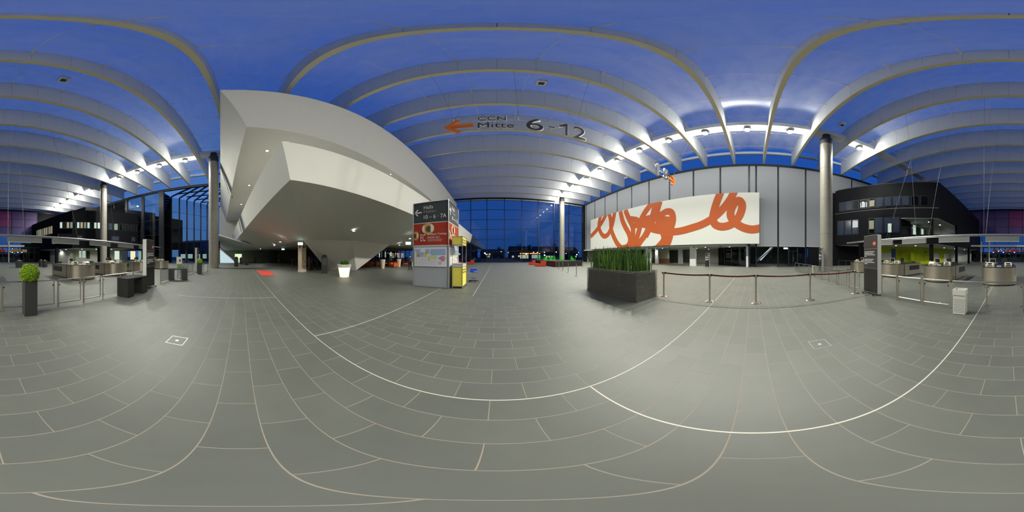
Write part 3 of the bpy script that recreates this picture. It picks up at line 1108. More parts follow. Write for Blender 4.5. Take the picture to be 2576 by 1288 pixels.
# leaning foot
ft = [W, V, R_, (-18.5, 15.0, 3.05), (-18.0, 8.0, 3.05)]
fb = [(-15.7, 9.2, 0), (-14.7, 10.9, 0), (-13.85, 11.85, 0), (-17.0, 13.2, 0), (-17.6, 10.0, 0)]
mb = MB()
mb.add(ft + fb, [(i, i + 5, (i + 1) % 5 + 5, (i + 1) % 5) for i in range(5)] + [(5, 6, 7, 8, 9), (4, 3, 2, 1, 0)])
mb.obj('leaning_foot', 'plaster_white', cb, world=True)
# recessed rooms under it
MB().box(-41.2, -41, -6, 20, 0, 3.05).obj('rear_wall', 'far_wall_olive', cb, world=True)
MB().box(-41, -22, 19.8, 20, 0, 3.05).obj('cross_wall', 'far_wall_olive', cb, world=True)
MB().box(-41.6, -41.2, -5.3, 39, 0, 16.2).obj('end_wall', 'plaster_white', cb, world=True)
MB().slab([(-30, -4.6, 5.6), (-41.2, -6.2, 5.6), (-41.2, 2.2, 3.2), (-30, 3.0, 3.2)], .2).obj('stair_soffit', 'plaster_white', cb, world=True)
for i in range(26):
    z = 0.02 + i * .045
    MB().box(-40.95, -40.9, -2.5 + i * .84, -2.5 + i * .84 + .12, 2.45, 2.62).obj('wall_vent', 'black_plastic', cb, world=True) if i else None
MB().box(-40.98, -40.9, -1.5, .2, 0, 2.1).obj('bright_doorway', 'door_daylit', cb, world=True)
# lounge glazing deep behind the foot
lg = struct_empty('window_3', (-23, 20, 0))
for i in range(8):
    y0 = 20.2 + i * 2.35
    MB().box(-23.05, -23, y0, y0 + 2.25, 0.1, 2.95).obj('pane', 'clear_glass', lg, world=True)
    MB().box(-23.08, -22.95, y0 + 2.25, y0 + 2.35, 0, 3.05).obj('mullion', 'mullion_dark', lg, world=True)
MB().box(-27.3, -27, 20, 39, 0, 3.05).obj('lounge_back', 'dark_clad', lg, world=True)
# small lit windows behind the lounge glass
for (px, z0, z1, w_) in ((955, 1.2, 2.5, .35), (962, 1.3, 2.7, .3), (970, 1.2, 2.75, .4), (984, 1.6, 2.7, .8), (995, 1.4, 2.75, .35), (1001, 1.2, 2.4, .3), (938, 1.2, 2.6, .5)):
    p = on_line(px, (-26.9, 20), (-26.9, 39))
    MB().box(-26.98, -26.9, p[1] - w_ / 2, p[1] + w_ / 2, z0, z1).obj('lit_shelf', 'window_lit', lg, world=True)

def downlight(px, py, z, lab, power=60, grp='downlights in the white building'):
    d = (z - CAM_H) / tan((644 - py) / 1288 * pi)
    a = azimuth(px)
    t = thing('downlight', lab, 'downlight', (d * sin(a), d * cos(a), z), group=grp)
    MB().lathe([(.10, -.03), (.10, .02)], 18).obj('lens', 'downlight_glow', t)
    MB().lathe([(.14, -.02), (.14, .02)], 18).obj('rim', 'white_paint', t)
    if power:
        light('downlight_lamp', 'SPOT', (0, 0, -.06), power * 2.2, (1, .97, .9), .1, t, spot=radians(165))
    return t
for (px, py, z, pw) in ((729, 589, 3.9, 40), (890, 581, 3.62, 40), (705, 608, 3.025, 50), (690, 617, 3.025, 50), (655, 626, 3.025, 50), (1031, 600, 3.5, 40), (1005, 616, 3.025, 60)):
    downlight(px, py, z, 'small round downlight in the folded white underside over the leaning foot', pw)
for (px, py, z, pw) in ((672, 379, 10.7, 120), (984, 437.5, 10.7, 60), (627, 466, 10.7, 60), (607, 514, 10.7, 40)):
    downlight(px, py, z, 'small bright downlight in the soffit between the two white storeys', pw, 'downlights in the upper soffit')
# blue-white escape signs
for (px, py, lab) in ((755.5, 613, 'lit blue-white escape sign over the cream poster column'), (712, 627, 'lit blue-white escape sign before the olive rear wall'), (1027, 612, 'lit blue-white escape sign near the lounge chairs')):
    d = 1.1 / tan((644 - py) / 1288 * pi)
    a = azimuth(px)
    t = thing('escape_sign', lab, 'exit sign', (d * sin(a), d * cos(a), 2.7), -a)
    MB().box(-.22, .22, -.04, .04, -.11, .11).obj('case', 'exit_glow', t)
    MB().tube((-.1, 0, .11), (-.1, 0, .3), .008, 6).obj('hanger', 'aluminium', t)
    MB().tube((.1, 0, .11), (.1, 0, .3), .008, 6).obj('hanger', 'aluminium', t)
# lit escalator at the far side of the white building
t = thing('escalator', 'white glowing escalator beside the round column and white building', 'escalator', (-37.5, -3.5, 0))
MB().slab([(0, -1.3, 0.02), (0, 2.1, 0.02), (0, 1.6, .7), (0, -1.3, 3.2)], -.12).obj('lit_flank', 'stair_glow', t)
MB().bar((.1, -1.4, 3.4), (.1, 1.75, .75), .1, .28).obj('balustrade', 'white_paint', t)
MB().path([(.12, -1.5, 3.75), (.12, 1.9, .95)], .06).obj('handrail', 'black_plastic', t)
MB().bar((.05, -1.2, 2.1), (.05, .9, .35), .06, .1).obj('skirting', 'aluminium', t)
MB().box(-1.4, -.15, -1.3, 1.8, 0.02, .6).obj('truss', 'aluminium', t)

# ================================================================ dark office block on the mural side
rb = thing('office_block', 'dark cantilevered office block with lit terrace and lime green ground floor', 'building', (16, -30, 0))
P0, P1, P2, P3 = (XR - .1, -12.9), (9.5, -21.0), (9.2, -49.7), (XR - .1, -49.7)
MB().prism([P0, P1, P2, P3], 7.1, 12.75).obj('upper_body', 'dark_clad', rb, world=True)
MB().prism([(XR - .3, -13.2), (9.8, -21.1), (9.5, -49.5), (XR - .3, -49.5)], 12.75, 12.95).obj('roof_edge', 'dark_soffit', rb, world=True)
MB().prism([(20, -24), (15, -26.5), (15, -40), (20, -40)], 12.95, 14.6).obj('roof_plant', 'dark_clad', rb, world=True)
MB().prism([P0, P1, P2, P3], 3.35, 4.65).obj('lower_slab', 'dark_clad', rb, world=True)
Q1 = on_line(2267, P0, P1)
MB().prism([P0, Q1, (15.6, -28.0), (9.42, -28.0), P2, P3], 4.65, 7.1).obj('middle_body', 'dark_clad', rb, world=True)
MB().slab([(Q1[0] + .02, Q1[1] - .03, 4.66), (15.55, -27.9, 4.66), (15.55, -27.9, 7.08), (Q1[0] + .02, Q1[1] - .03, 7.08)], .06).obj('terrace_wall', 'lobby_wall', rb, world=True)
MB().slab([(15.5, -27.9, 4.66), (9.5, -27.9, 4.66), (9.5, -27.9, 7.08), (15.5, -27.9, 7.08)], -.06).obj('terrace_wall', 'lobby_wall', rb, world=True)
MB().prism([Q1, (9.75, -21.1), (9.6, -27.8), (15.4, -27.8)], 7.02, 7.09).obj('terrace_ceiling', 'ceiling_white', rb, world=True)
for i in range(6):
    y0 = -20.2 - i * 1.25
    MB().box(14.2 + i * .25, 14.26 + i * .25, y0 - 1.1, y0, 4.7, 6.6).obj('terrace_pane', 'window_lit' if i % 3 == 1 else 'dark_glass', rb, world=True)
MB().bar((Q1[0] - .1, Q1[1] + .1, 5.7), (9.6, -21.05, 5.7), .05, .05).obj('terrace_rail', 'mullion_dark', rb, world=True)
MB().slab([(Q1[0] - .1, Q1[1] + .05, 4.7), (9.6, -21.0, 4.7), (9.6, -21.0, 5.65), (Q1[0] - .1, Q1[1] + .05, 5.65)], .02).obj('terrace_glass', 'clear_glass', rb, world=True)
MB().slab([(9.5, -21.1, 4.7), (9.42, -27.9, 4.7), (9.42, -27.9, 5.65), (9.5, -21.1, 5.65)], .02).obj('terrace_glass', 'clear_glass', rb, world=True)

def face_panel(par, name, m_, px0, px1, z0, z1, F0, F1, proud=.04, depth=.06):
    a = Vector(on_line(px0, F0, F1))
    b = Vector(on_line(px1, F0, F1))
    d = (Vector(F1) - Vector(F0)).normalized()
    nrm = Vector((d.y, -d.x))
    if nrm.dot(a) > 0:
        nrm = -nrm
    a = a + nrm * proud
    b = b + nrm * proud
    return MB().slab([(a.x, a.y, z0), (b.x, b.y, z0), (b.x, b.y, z1), (a.x, a.y, z1)], depth).obj(name, m_, par, world=True)
def window(par, px0, px1, z0, z1, F0, F1, m_):
    w_ = face_panel(par, 'window', 'mullion_dark', px0, px1, z0, z1, F0, F1, .02)
    L = par.location
    g_ = .12 * (px1 - px0)
    p = face_panel(par, 'pane', m_, px0 + g_, px1 - g_, z0 + .12, z1 - .12, F0, F1, .09, .02)
    p.parent = w_
    p.matrix_parent_inverse = Matrix.Identity(4)
    return w_
for (a, b, mm) in ((2111, 2126, 'window_blue'), (2127, 2144, 'window_blue'), (2145, 2161, 'dark_glass'), (2164, 2184, 'dark_glass'), (2185, 2202, 'dark_glass'), (2204, 2223, 'window_blue'), (2225, 2244, 'window_blue'),
                   (2246, 2268, 'window_blue'), (2269, 2289, 'window_blue'), (2291, 2312, 'dark_glass'), (2314, 2336, 'dark_glass')):
    window(rb, a, b, 8.9, 10.5, P0, P1, mm)
for (a, b, mm) in ((2107, 2125, 'window_blue'), (2126, 2143, 'window_blue'), (2144, 2160, 'window_blue'), (2185, 2201, 'dark_glass'), (2202, 2222, 'window_blue'), (2223, 2244, 'window_blue'), (2245, 2264, 'window_blue')):
    window(rb, a, b, 4.9, 7.3, P0, P1, mm)
for (a_, b_, z0_, z1_, m3) in ((2165, 2167, 9.1, 9.9, 'screen_glow'), (2169, 2177, 9.1, 9.9, 'screen_glow'), (2179, 2181.5, 9.1, 9.9, 'screen_glow'), (2188, 2200, 9.1, 10.1, 'far_wall_olive'), (2145.5, 2159, 6.0, 7.0, 'screen_glow'), (2234, 2243, 5.0, 6.3, 'window_lit'), (2187, 2199, 5.6, 6.9, 'far_wall_olive')):
    face_panel(rb, 'lit_room', m3, a_, b_, z0_, z1_, P0, P1, .13, .02)
face_panel(rb, 'parapet_cap', 'shade_strip', 2100, 2362, 8.55, 8.62, P0, P1, .03)
# ground floor: lime walls, white ceiling, dark columns
MB().prism([(XR - .2, -13.3), (9.7, -21.2), (9.4, -49.5), (XR - .2, -49.5)], 3.3, 3.34).obj('ground_ceiling', 'ceiling_white', rb, world=True)
g0, g1, g2 = (XR - .15, -19.5), (16.2, -26.5), (15.0, -40.0)
MB().slab([(g0[0], g0[1], 0), (g1[0], g1[1], 0), (g1[0], g1[1], 3.3), (g0[0], g0[1], 3.3)], .15).obj('lime_wall', 'lime_wall', rb, world=True)
MB().slab([(g1[0], g1[1], 0), (g2[0], g2[1], 0), (g2[0], g2[1], 3.3), (g1[0], g1[1], 3.3)], .15).obj('lime_wall', 'lime_wall', rb, world=True)
MB().slab([(g2[0], g2[1], 0), (11.5, -49, 0), (11.5, -49, 3.3), (g2[0], g2[1], 3.3)], .15).obj('pale_wall', 'lobby_wall', rb, world=True)
def on_face(name, m_, px0, px1, z0, z1, F0, F1):
    return face_panel(rb, name, m_, px0, px1, z0, z1, F0, F1, .05, .04)
on_face('white_hatch', 'white_paint', 2114, 2159, 1.0, 2.15, g0, g1)
on_face('white_hatch', 'white_paint', 2217, 2242, .9, 2.2, g0, g1)
on_face('blue_sign_glass', 'poster_blue', 2242, 2253, .9, 2.95, g0, g1)
on_face('doorway', 'clear_glass', 2254, 2268, 0.02, 2.2, g0, g1)
on_face('lime_door', 'lime_wall', 2291, 2300, .02, 2.2, g1, g2)
on_face('lime_door', 'lime_wall', 2324, 2335, .02, 2.2, g1, g2)
on_face('white_door', 'white_paint', 2350, 2362, .02, 2.2, g1, g2)
on_face('white_door', 'white_paint', 2374, 2386, .02, 2.2, g1, g2)
on_face('red_arrow', 'stop_red', 2258.5, 2260.5, 2.3, 2.7, g0, g1)
on_face('red_box', 'banner_red', 2371, 2373, 1.4, 1.7, g1, g2)
on_face('blue_plate', 'poster_blue', 2326, 2330, 2.3, 2.6, g1, g2)
pq = on_line(2100, g0, g1)
d_ = (Vector(g1) - Vector(g0)).normalized()
letters_in('lettering', 'Facility\nService', 'screen_glow', (pq[0] - .35, pq[1] - .1, 2.05), (d_.x, d_.y, 0), (0, 0, 1), h=.75, extrude=.02, parent=rb)
pq = on_line(2262, g0, g1)
letters_in('lettering', 'Information\nHalle', 'charcoal_panel', (pq[0] - .25, pq[1] + .1, 2.25), (d_.x, d_.y, 0), (0, 0, 1), h=.45, extrude=.02, parent=rb)
for (px, py, w_, lab) in ((2166, 672, .45, ''), (2343, 666, .45, ''), (2406, 664, .4, ''), (2437, 662, .4, '')):
    d = {2166: 21.0, 2343: 23.6, 2406: 29.0, 2437: 34.5}[px]
    a = azimuth(px)
    x_, y_ = d * sin(a), d * cos(a)
    MB().box(x_ - w_ / 2, x_ + w_ / 2, y_ - w_ / 2, y_ + w_ / 2, 0, 3.34).obj('support_column', 'dark_clad', rb, world=True)
    if px in (2343, 2406):
        MB().box(x_ - w_ / 2, x_ + w_ / 2, y_ - w_ / 2, y_ + w_ / 2, 4.65, 7.1).obj('support_column', 'dark_clad', rb, world=True)
for (x_, y_) in ((19.5, -17.5), (17.0, -20.5), (14.5, -22.5), (13.3, -26), (13, -31), (12.4, -36), (11.8, -42), (20.5, -16.8)):
    t = thing('downlight', 'round lit downlight in the white ceiling before the lime green wall', 'downlight', (x_, y_, 3.29), group='downlights before the lime wall')
    MB().lathe([(.14, -.02), (.14, .005)], 18).obj('lens', 'downlight_glow', t)
    MB().lathe([(.18, -.012), (.18, .005)], 18).obj('rim', 'white_paint', t)
    light('downlight_lamp', 'SPOT', (0, 0, -.06), 130, (1, .97, .86), .12, t, spot=radians(150))

wbox('lower_wall', 'dark_clad', wr, XR - .02, XR + .3, -50, -8.3, 0, 12.3)

# ================================================================ dark office block on the glazed side
lb = thing('office_block', 'dark office block with a band of lit windows and white lit ground floor', 'building', (-28, -40, 0))
L0, L1, L2 = (-42.0, -15.7), (-17.7, -29.9), (-14.8, -49.7)
L3 = (-42, -49.7)
MB().prism([L0, L1, L2, L3], 6.4, 11.6).obj('upper_body', 'dark_clad', lb, world=True)
MB().prism([(-38, -22), (-22, -31), (-20, -46), (-38, -46)], 11.6, 13.4).obj('roof_house', 'dark_clad', lb, world=True)
MB().prism([L0, L1, L2, L3], 3.3, 4.6).obj('lower_slab', 'dark_clad', lb, world=True)
K1 = on_line(146, L0, L1)
MB().prism([L0, K1, (-23, -36), (-16.6, -38), L2, L3], 4.6, 6.4).obj('middle_body', 'dark_clad', lb, world=True)
MB().slab([(K1[0], K1[1], 4.62), (-22.9, -35.9, 4.62), (-22.9, -35.9, 6.38), (K1[0], K1[1], 6.38)], -.05).obj('terrace_wall', 'lobby_wall', lb, world=True)
MB().slab([(-22.9, -35.9, 4.62), (-16.7, -37.9, 4.62), (-16.7, -37.9, 6.38), (-22.9, -35.9, 6.38)], .05).obj('terrace_wall', 'lobby_wall', lb, world=True)
MB().prism([K1, (-18, -30.1), (-16.9, -37.8), (-22.8, -35.8)], 6.3, 6.39).obj('terrace_ceiling', 'ceiling_white', lb, world=True)
x_ = 150
while x_ < 262:
    window(lb, x_, x_ + 7.5, 7.5, 9.0, L0, L1, random.choice(['window_dim', 'window_dim', 'dark_glass', 'window_warm_dim', 'window_lit']))
    x_ += 8.6
x_ = 272
while x_ < 420:
    window(lb, x_, x_ + 11, 7.3, 8.9, L0, L1, random.choice(['window_dim', 'dark_glass', 'window_blue', 'dark_glass']))
    x_ += 14
for i in range(9):
    window(lb, 92 + i * 4.6, 95.8 + i * 4.6, 7.2, 9.4, L1, L2, 'window_warm_dim' if i % 3 else 'window_dim')
for (a, b) in ((196, 208), (280, 300), (330, 340), (360, 374)):
    window(lb, a, b, 4.9, 6.0, L0, L1, 'window_blue')
# lit ground floor
MB().prism([(-30, -22.9), (-17.9, -30), (-15.5, -45), (-30, -45)], 3.22, 3.29).obj('ground_ceiling', 'ceiling_white', lb, world=True)
MB().slab([(-33, -27.5, 0), (-21.5, -34.5, 0), (-21.5, -34.5, 3.25), (-33, -27.5, 3.25)], .1).obj('pale_wall', 'lobby_wall', lb, world=True)
MB().slab([(-21.5, -34.5, 0), (-19.5, -46, 0), (-19.5, -46, 3.25), (-21.5, -34.5, 3.25)], .1).obj('pale_wall', 'lobby_wall', lb, world=True)
for px, d in ((142.5, 34.2), (250, 34.0), (272, 35)):
    a = azimuth(px)
    x_, y_ = d * sin(a), d * cos(a)
    MB().box(x_ - .28, x_ + .28, y_ - .28, y_ + .28, 0, 3.3).obj('support_column', 'dark_clad', lb, world=True)
for (px0, px1, z0, z1, mm) in ((177, 184, 1.0, 2.3, 'grey_print'), (186, 189, .3, 2.8, 'poster_green'), (199, 206, 1.2, 2.9, 'window_lit'), (207, 215, 1.2, 2.9, 'window_lit'), (217, 226, .9, 2.9, 'tree_dark')):
    face_panel(lb, 'shop_panel', mm, px0, px1, z0, z1, (-33, -27.5), (-21.5, -34.5), .1, .05)
for (x_, y_) in ((-27, -27.5), (-24, -29.5), (-21, -31), (-19, -35), (-20, -40)):
    t = thing('downlight', 'round lit downlight in the white ceiling of the glazed-side office block', 'downlight', (x_, y_, 3.19), group='downlights under the glazed-side block')
    MB().lathe([(.14, -.02), (.14, .02)], 18).obj('lens', 'downlight_glow', t)
    MB().lathe([(.18, -.012), (.18, .02)], 18).obj('rim', 'white_paint', t)
    light('downlight_lamp', 'SPOT', (0, 0, -.06), 200, (1, .97, .86), .12, t, spot=radians(150))
MB().box(-40, -31, -21, -20.5, 0, 3.2).obj('shop_front', 'dark_clad', lb, world=True)
for i in range(5):
    face_panel(lb, 'shop_panel', ['window_lit', 'window_blue', 'window_warm'][i % 3], 288 + i * 20, 300 + i * 20, .8, 2.7, L0, L1, .08, .04)

for (x_, y_, z_, lab, grp) in ((12.0, -22.5, 7.0, 'round downlight in the white terrace ceiling of the mural-side office block', 'terrace downlights, mural side'), (11.5, -25.5, 7.0, 'round downlight in the white terrace ceiling of the mural-side office block', 'terrace downlights, mural side'),
                               (-19.5, -32, 6.28, 'round downlight in the white terrace ceiling of the glazed-side office block', 'terrace downlights, glazed side'), (-18.8, -35, 6.28, 'round downlight in the white terrace ceiling of the glazed-side office block', 'terrace downlights, glazed side'),
                               (XR + 6, -3.5, 3.58, 'round downlight in the dark passage behind the entrance glass', 'passage downlights')):
    t = thing('downlight', lab, 'downlight', (x_, y_, z_), group=grp)
    MB().lathe([(.14, -.02), (.14, .005)], 18).obj('lens', 'downlight_glow', t)
    MB().lathe([(.18, -.012), (.18, .005)], 18).obj('rim', 'white_paint', t)
    light('downlight_lamp', 'SPOT', (0, 0, -.06), 150, (1, .97, .88), .12, t, spot=radians(165))

# ================================================================ entrance vestibule at the back
ev = thing('entrance_canopy', 'long pale metal canopy beam over the glazed back entrance', 'canopy', (0, -40, 0))
seg = [(9.2, -38.6), (6, -39.6), (2, -40.2), (-2, -40.3), (-6, -39.8), (-9.6, -38.8)]
for a, b in zip(seg, seg[1:]):
    MB().bar((a[0], a[1], 4.05), (b[0], b[1], 4.05), .5, .42).obj('beam_length', 'aluminium', ev, world=True)
for (px, d) in ((2468, 41), (2488, 41.2), (22, 41)):
    a = azimuth(px)
    MB().tube((d * sin(a), d * cos(a), 0), (d * sin(a), d * cos(a), 5.2), .16, 14).obj('canopy_post', 'pot_cream', ev, world=True, smooth=True)
wbox('corner_wall', 'dark_clad', wb, XL, -14.6, YB - .3, YB - .1, 0, 16)
wbox('corner_wall', 'dark_clad', wb, 9, XR, YB - .3, YB - .1, 0, 16)
vd = struct_empty('door_2', (0, -42, 0))
xx = -13.0
while xx < 9.2:
    MB().box(xx - .12, xx + .12, -42.1, -41.9, 0, 3.8).obj('post', 'mullion_dark', vd, world=True)
    MB().box(xx + .12, xx + 1.28, -42.03, -42.0, .1, 2.4).obj('pane', 'dark_glass', vd, world=True)
    xx += 1.4
MB().box(-15, 9.2, -42.2, -41.8, 2.4, 2.6).box(-15, 9.2, -42.2, -41.8, 3.7, 3.9).obj('door_head', 'mullion_dark', vd, world=True)
MB().box(-15, -9.5, -42.4, -42.2, 0, 5).obj('dark_side', 'dark_clad', vd, world=True)
for (px0, px1, mm) in ((2498, 2509, 'banner_red'), (2526, 2563, 'banner_red'), (2572, 2590, 'banner_red'), (28, 55, 'banner_ochre'), (56, 68, 'poster_cream')):
    a, b = (on_line(p, (-20, -41.6), (20, -41.6)) for p in (px0, px1))
    t = thing('entrance_banner', {2498: 'short red banner over the back entrance doors', 2526: 'wide red banner with golden drops and EC lettering over the back entrance', 2572: 'red banner beside the EC banner over the back entrance',
                                  28: 'ochre banner over the back entrance doors', 56: 'small cream banner beside the ochre banner at the back entrance'}[px0], 'banner', ((a[0] + b[0]) / 2, -41.6, 2.95))
    w_ = abs(a[0] - b[0]) / 2
    MB().box(-w_, w_, -.05, .03, -.35, .35).obj('cloth', mm, t)
    MB().box(-w_, w_, -.06, .04, .35, .39).obj('top_bar', 'aluminium', t)
    for s_ in (-.7, .7):
        MB().bar((s_ * w_, 0, .39), (s_ * w_, -.19, .8), .03, .03).obj('hanger', 'aluminium', t)
    if px0 == 2526:
        dp = MB().lathe([(.0, 0), (.22, .005), (.3, .01)], 20).obj('drop_print', 'drop_gold', t)
        dp.rotation_euler = (-pi / 2, 0, 0)
        dp.location = (w_ * .72, .05, 0)
        letters_in('lettering', 'EC', 'white_print', (t.location.x + w_ * .36, -41.555, 2.7), (-1, 0, 0), (0, 0, 1), h=.45, extrude=.01, parent=t)
for px in (2499, 2524, 2552, 31, 45, 55):
    p = on_line(px, (-20, -41.2), (20, -41.2))
    t = thing('spot_lamp', 'small blue-white spot lamp under the back entrance banners', 'spot lamp', (p[0], p[1], 2.5), group='spot lamps at the back entrance')
    MB().lathe([(.0, -.06), (.14, -.04), (.16, .05), (.08, .1)], 14).obj('shade', 'blue_glow', t)
    MB().tube((0, 0, .1), (0, -.7, .15), .02, 6).obj('arm', 'mullion_dark', t)
# things outside the back doors
for k in range(14):
    px = random.choice([random.uniform(2480, 2575), random.uniform(0, 60)])
    p = on_line(px, (-30, -62), (30, -62))
    t = thing('street_lamp', 'tiny street lamp glowing outside the back entrance doors', 'street lamp', (p[0], -62 + random.uniform(-4, 4), -.3), group='street lamps beyond the back doors')
    h_ = random.uniform(1.4, 4.5)
    MB().tube((0, 0, 0), (0, 0, h_), .05, 6).obj('pole', 'mullion_dark', t)
    MB().lathe([(.05, h_), (.16, h_ + .1), (.16, h_ + .25), (.04, h_ + .34)], 10).obj('lamp_head', random.choice(['street_glow', 'orange_glow', 'red_glow', 'blue_glow', 'street_glow']), t)
t = thing('planting_wall', 'low pale wall with a dark hedge outside the back entrance', 'wall', (0, -56, -.3))
MB().box(-20, 20, -.2, .2, 0, 1.5).obj('wall_face', 'light_grey_side', t)
MB().box(-20, 20, -.9, -.25, 0, 2.5).obj('hedge', 'tree_dark', t)

# ================================================================ outside the front and left glass
for k, (x0, x1, y0, h_) in enumerate(((-42, -14, 105, 5), (-12, 6, 118, 4), (8, 30, 104, 5.5), (32, 60, 110, 6), (62, 90, 90, 5))):
    t = thing('far_house', 'dark night house beyond the front glass, ' + ['long, furthest along the white building', 'low, straight behind the glass', 'tall, behind the green planter', 'broad, behind the front column', 'low, beyond the hall corner'][k], 'building', ((x0 + x1) / 2, y0 + 6, -.3))
    w_ = (x1 - x0) / 2
    MB().box(-w_, w_, -6, 6, 0, h_).obj('wall', 'night_block', t)
    MB().add([(-w_ - .4, -6.4, h_), (w_ + .4, -6.4, h_), (w_ + .4, 6.4, h_), (-w_ - .4, 6.4, h_), (-w_, 0, h_ + 3), (w_, 0, h_ + 3)],
             [(0, 1, 5, 4), (1, 2, 5), (2, 3, 4, 5), (3, 0, 4), (0, 3, 2, 1)]).obj('roof', 'tree_dark', t)
    for q in range(7):
        xq = random.uniform(-w_ + 1, w_ - 2)
        zq = random.choice((.9, 2.6))
        MB().box(xq, xq + 1.3, -6.08, -6, zq, zq + 1.2).obj('window', random.choice(['window_warm', 'window_blue', 'dark_glass', 'window_lit']), t)
def tree(x, y, h_, lab):
    t = thing('street_tree', lab, 'tree', (x, y, -.3), group='bare trees beyond the front glass')
    MB().tube((0, 0, 0), (0, 0, h_ * .5), .18, 8, .1).obj('trunk', 'tree_dark', t)
    mb = MB()
    for i in range(26):
        a, b = random.uniform(0, 2 * pi), random.uniform(-.2, 1.3)
        r = random.uniform(.4, 1) * h_ * .3
        p0_ = Vector((0, 0, h_ * random.uniform(.25, .5)))
        p1_ = Vector((r * cos(a) * cos(b) * .6, r * sin(a) * cos(b) * .6, h_ * .5 + r * sin(b)))
        mb.tube(p0_, p1_, .06, 5, .03)
        for q in range(5):
            mb.tube(p0_.lerp(p1_, random.uniform(.5, 1)), p1_ + Vector((random.uniform(-1, 1), random.uniform(-1, 1), random.uniform(-.2, 1))) * .9, .025, 4, .01)
    mb.obj('branches', 'tree_dark', t)
for k in range(9):
    tree(2 + k * 6.5 + random.uniform(-1, 1), 62 + (k % 3) * 7 + random.uniform(-2, 2), random.uniform(7, 11), 'bare dark tree outside beyond the front glass')
for k in range(16):
    px = random.uniform(1200, 1462)
    y_ = random.uniform(50, 85)
    p = on_line(px, (-80, y_), (80, y_))
    t = thing('street_lamp', 'tiny street lamp glowing outside beyond the front glass', 'street lamp', (p[0], y_, -.3), group='street lamps beyond the front glass')
    h_ = random.uniform(1.6, 4.6)
    MB().tube((0, 0, 0), (0, 0, h_), .06, 6).obj('pole', 'mullion_dark', t)
    MB().lathe([(.06, h_), (.24, h_ + .1), (.24, h_ + .3), (.06, h_ + .42)], 10).obj('lamp_head', random.choice(['street_glow', 'street_glow', 'orange_glow', 'exit_glow']), t)
t = thing('far_shop', 'lit shop front outside beyond the green planter', 'building', (19, 92, -.3))
MB().box(-8, 8, 0, 5, 0, 4.5).obj('wall', 'night_block', t)
MB().box(-6, -1, -.1, 0, .5, 2.6).obj('shop_window', 'window_warm', t)
MB().box(1, 6, -.1, 0, .5, 2.6).obj('shop_window', 'window_lit', t)
MB().box(-6, 6, -.15, -.05, 3.1, 3.6).obj('fascia_sign', 'orange_glow', t)
for k, (cx, y0, h_) in enumerate(((-62, -14, 7), (-66, 6, 6))):
    t = thing('far_house', ['pale low pavilion with lit windows outside the angled glass', 'pale low pavilion outside beside the round column'][k], 'building', (cx, y0, -.3))
    MB().box(-5, 5, -9, 9, 0, h_).obj('wall', 'night_block', t)
    MB().slab([(5.3, -9.4, h_), (5.3, 9.4, h_), (-5.3, 9.4, h_ + 1.6), (-5.3, -9.4, h_ + 1.6)], .3).obj('roof', 'night_block', t)
    for q in range(6):
        MB().box(5, 5.1, -8 + q * 2.8, -6.2 + q * 2.8, 1.0, 2.6).obj('window', 'window_lit', t)
        MB().box(5, 5.1, -8 + q * 2.8, -6.8 + q * 2.8, 4.0, 5.2).obj('window', 'window_blue', t)

# ================================================================ things in the hall
# ---------------------------------------------------------------- hanging wayfinding signs
SY = 9.0
def sign_x(px):
    return SY * tan(azimuth(px))
def sign_z(px, py):
    return CAM_H + SY / cos(azimuth(px)) * tan((644 - py) / 1288 * pi)
def hanging_letters(par, body, x0, x1, z0, z1, rim=.022):
    letters_in('letter_edge', body, 'sign_edge', (x0, SY, z0), (1, 0, 0), (0, 0, 1), w=x1 - x0, h=z1 - z0, extrude=.12, offset=rim, parent=par)
    letters_in('letter_face', body, 'sign_face', (x0 + .035, SY - .134, z0 + .035), (1, 0, 0), (0, 0, 1), w=x1 - x0 - .07, h=z1 - z0 - .07, extrude=-.012, offset=0.0, parent=par)
def arrow_3d(par, tip, L, h, w, d, direction):
    x, z = tip
    a, t_ = w / 2, w * 1.25
    up = [(0, 0), (h * .95, h * .72 + t_ * .35), (h * .95 + t_ * .75, h * .72), (t_ * 1.45, a), (L, a)]
    pts = up + [(p, -q) for p, q in reversed(up[1:])]
    pts = [(x + direction * p, z + q) for p, q in pts]
    if direction > 0:
        pts.reverse()
    n = len(pts)
    mb = MB()
    mb.add([(p, SY - d / 2, q) for p, q in pts] + [(p, SY + d / 2, q) for p, q in pts], [tuple(range(n)), tuple(reversed(range(n, 2 * n)))] + [(i, n + i, n + (i + 1) % n, (i + 1) % n) for i in range(n)])
    mb.obj('arrow', 'orange_sign', par, world=True)
def numeral_one(par, x0, x1, z0, z1):
    w_ = x1 - x0
    st = min(.3, w_ * .36)
    for nm, m_, e_, ya, yb in (('letter_edge', 'sign_edge', 0.0, SY - .12, SY), ('letter_face', 'sign_face', .04, SY - .134, SY - .12)):
        pts = [(x1 - st + e_, z0 + e_), (x1 - e_, z0 + e_), (x1 - e_, z1 - e_), (x1 - st + e_, z1 - e_), (x0 + e_, z1 - .42 + e_), (x0 + e_, z1 - .62 + 2 * e_), (x1 - st + e_, z1 - .38)]
        n = len(pts)
        MB().add([(a, ya, b) for a, b in pts] + [(a, yb, b) for a, b in pts], [tuple(range(n)), tuple(reversed(range(n, 2 * n)))] + [(i, n + i, n + (i + 1) % n, (i + 1) % n) for i in range(n)]).obj(nm, m_, par, world=True)
ZB, ZTOP = 10.42, 11.9
s1 = thing('hanging_sign', 'hanging sign with orange left arrow and dark CCN Mitte 6-12 letters', 'sign', (1.2, SY, ZB))
arrow_3d(s1, (sign_x(1116.5), 11.05), 1.75, .82, .24, .16, 1)
hanging_letters(s1, 'CCN', sign_x(1201), sign_x(1274), 11.32, 11.88)
hanging_letters(s1, 'Mitte', sign_x(1201), sign_x(1294), 10.5, 11.14, 0.0)
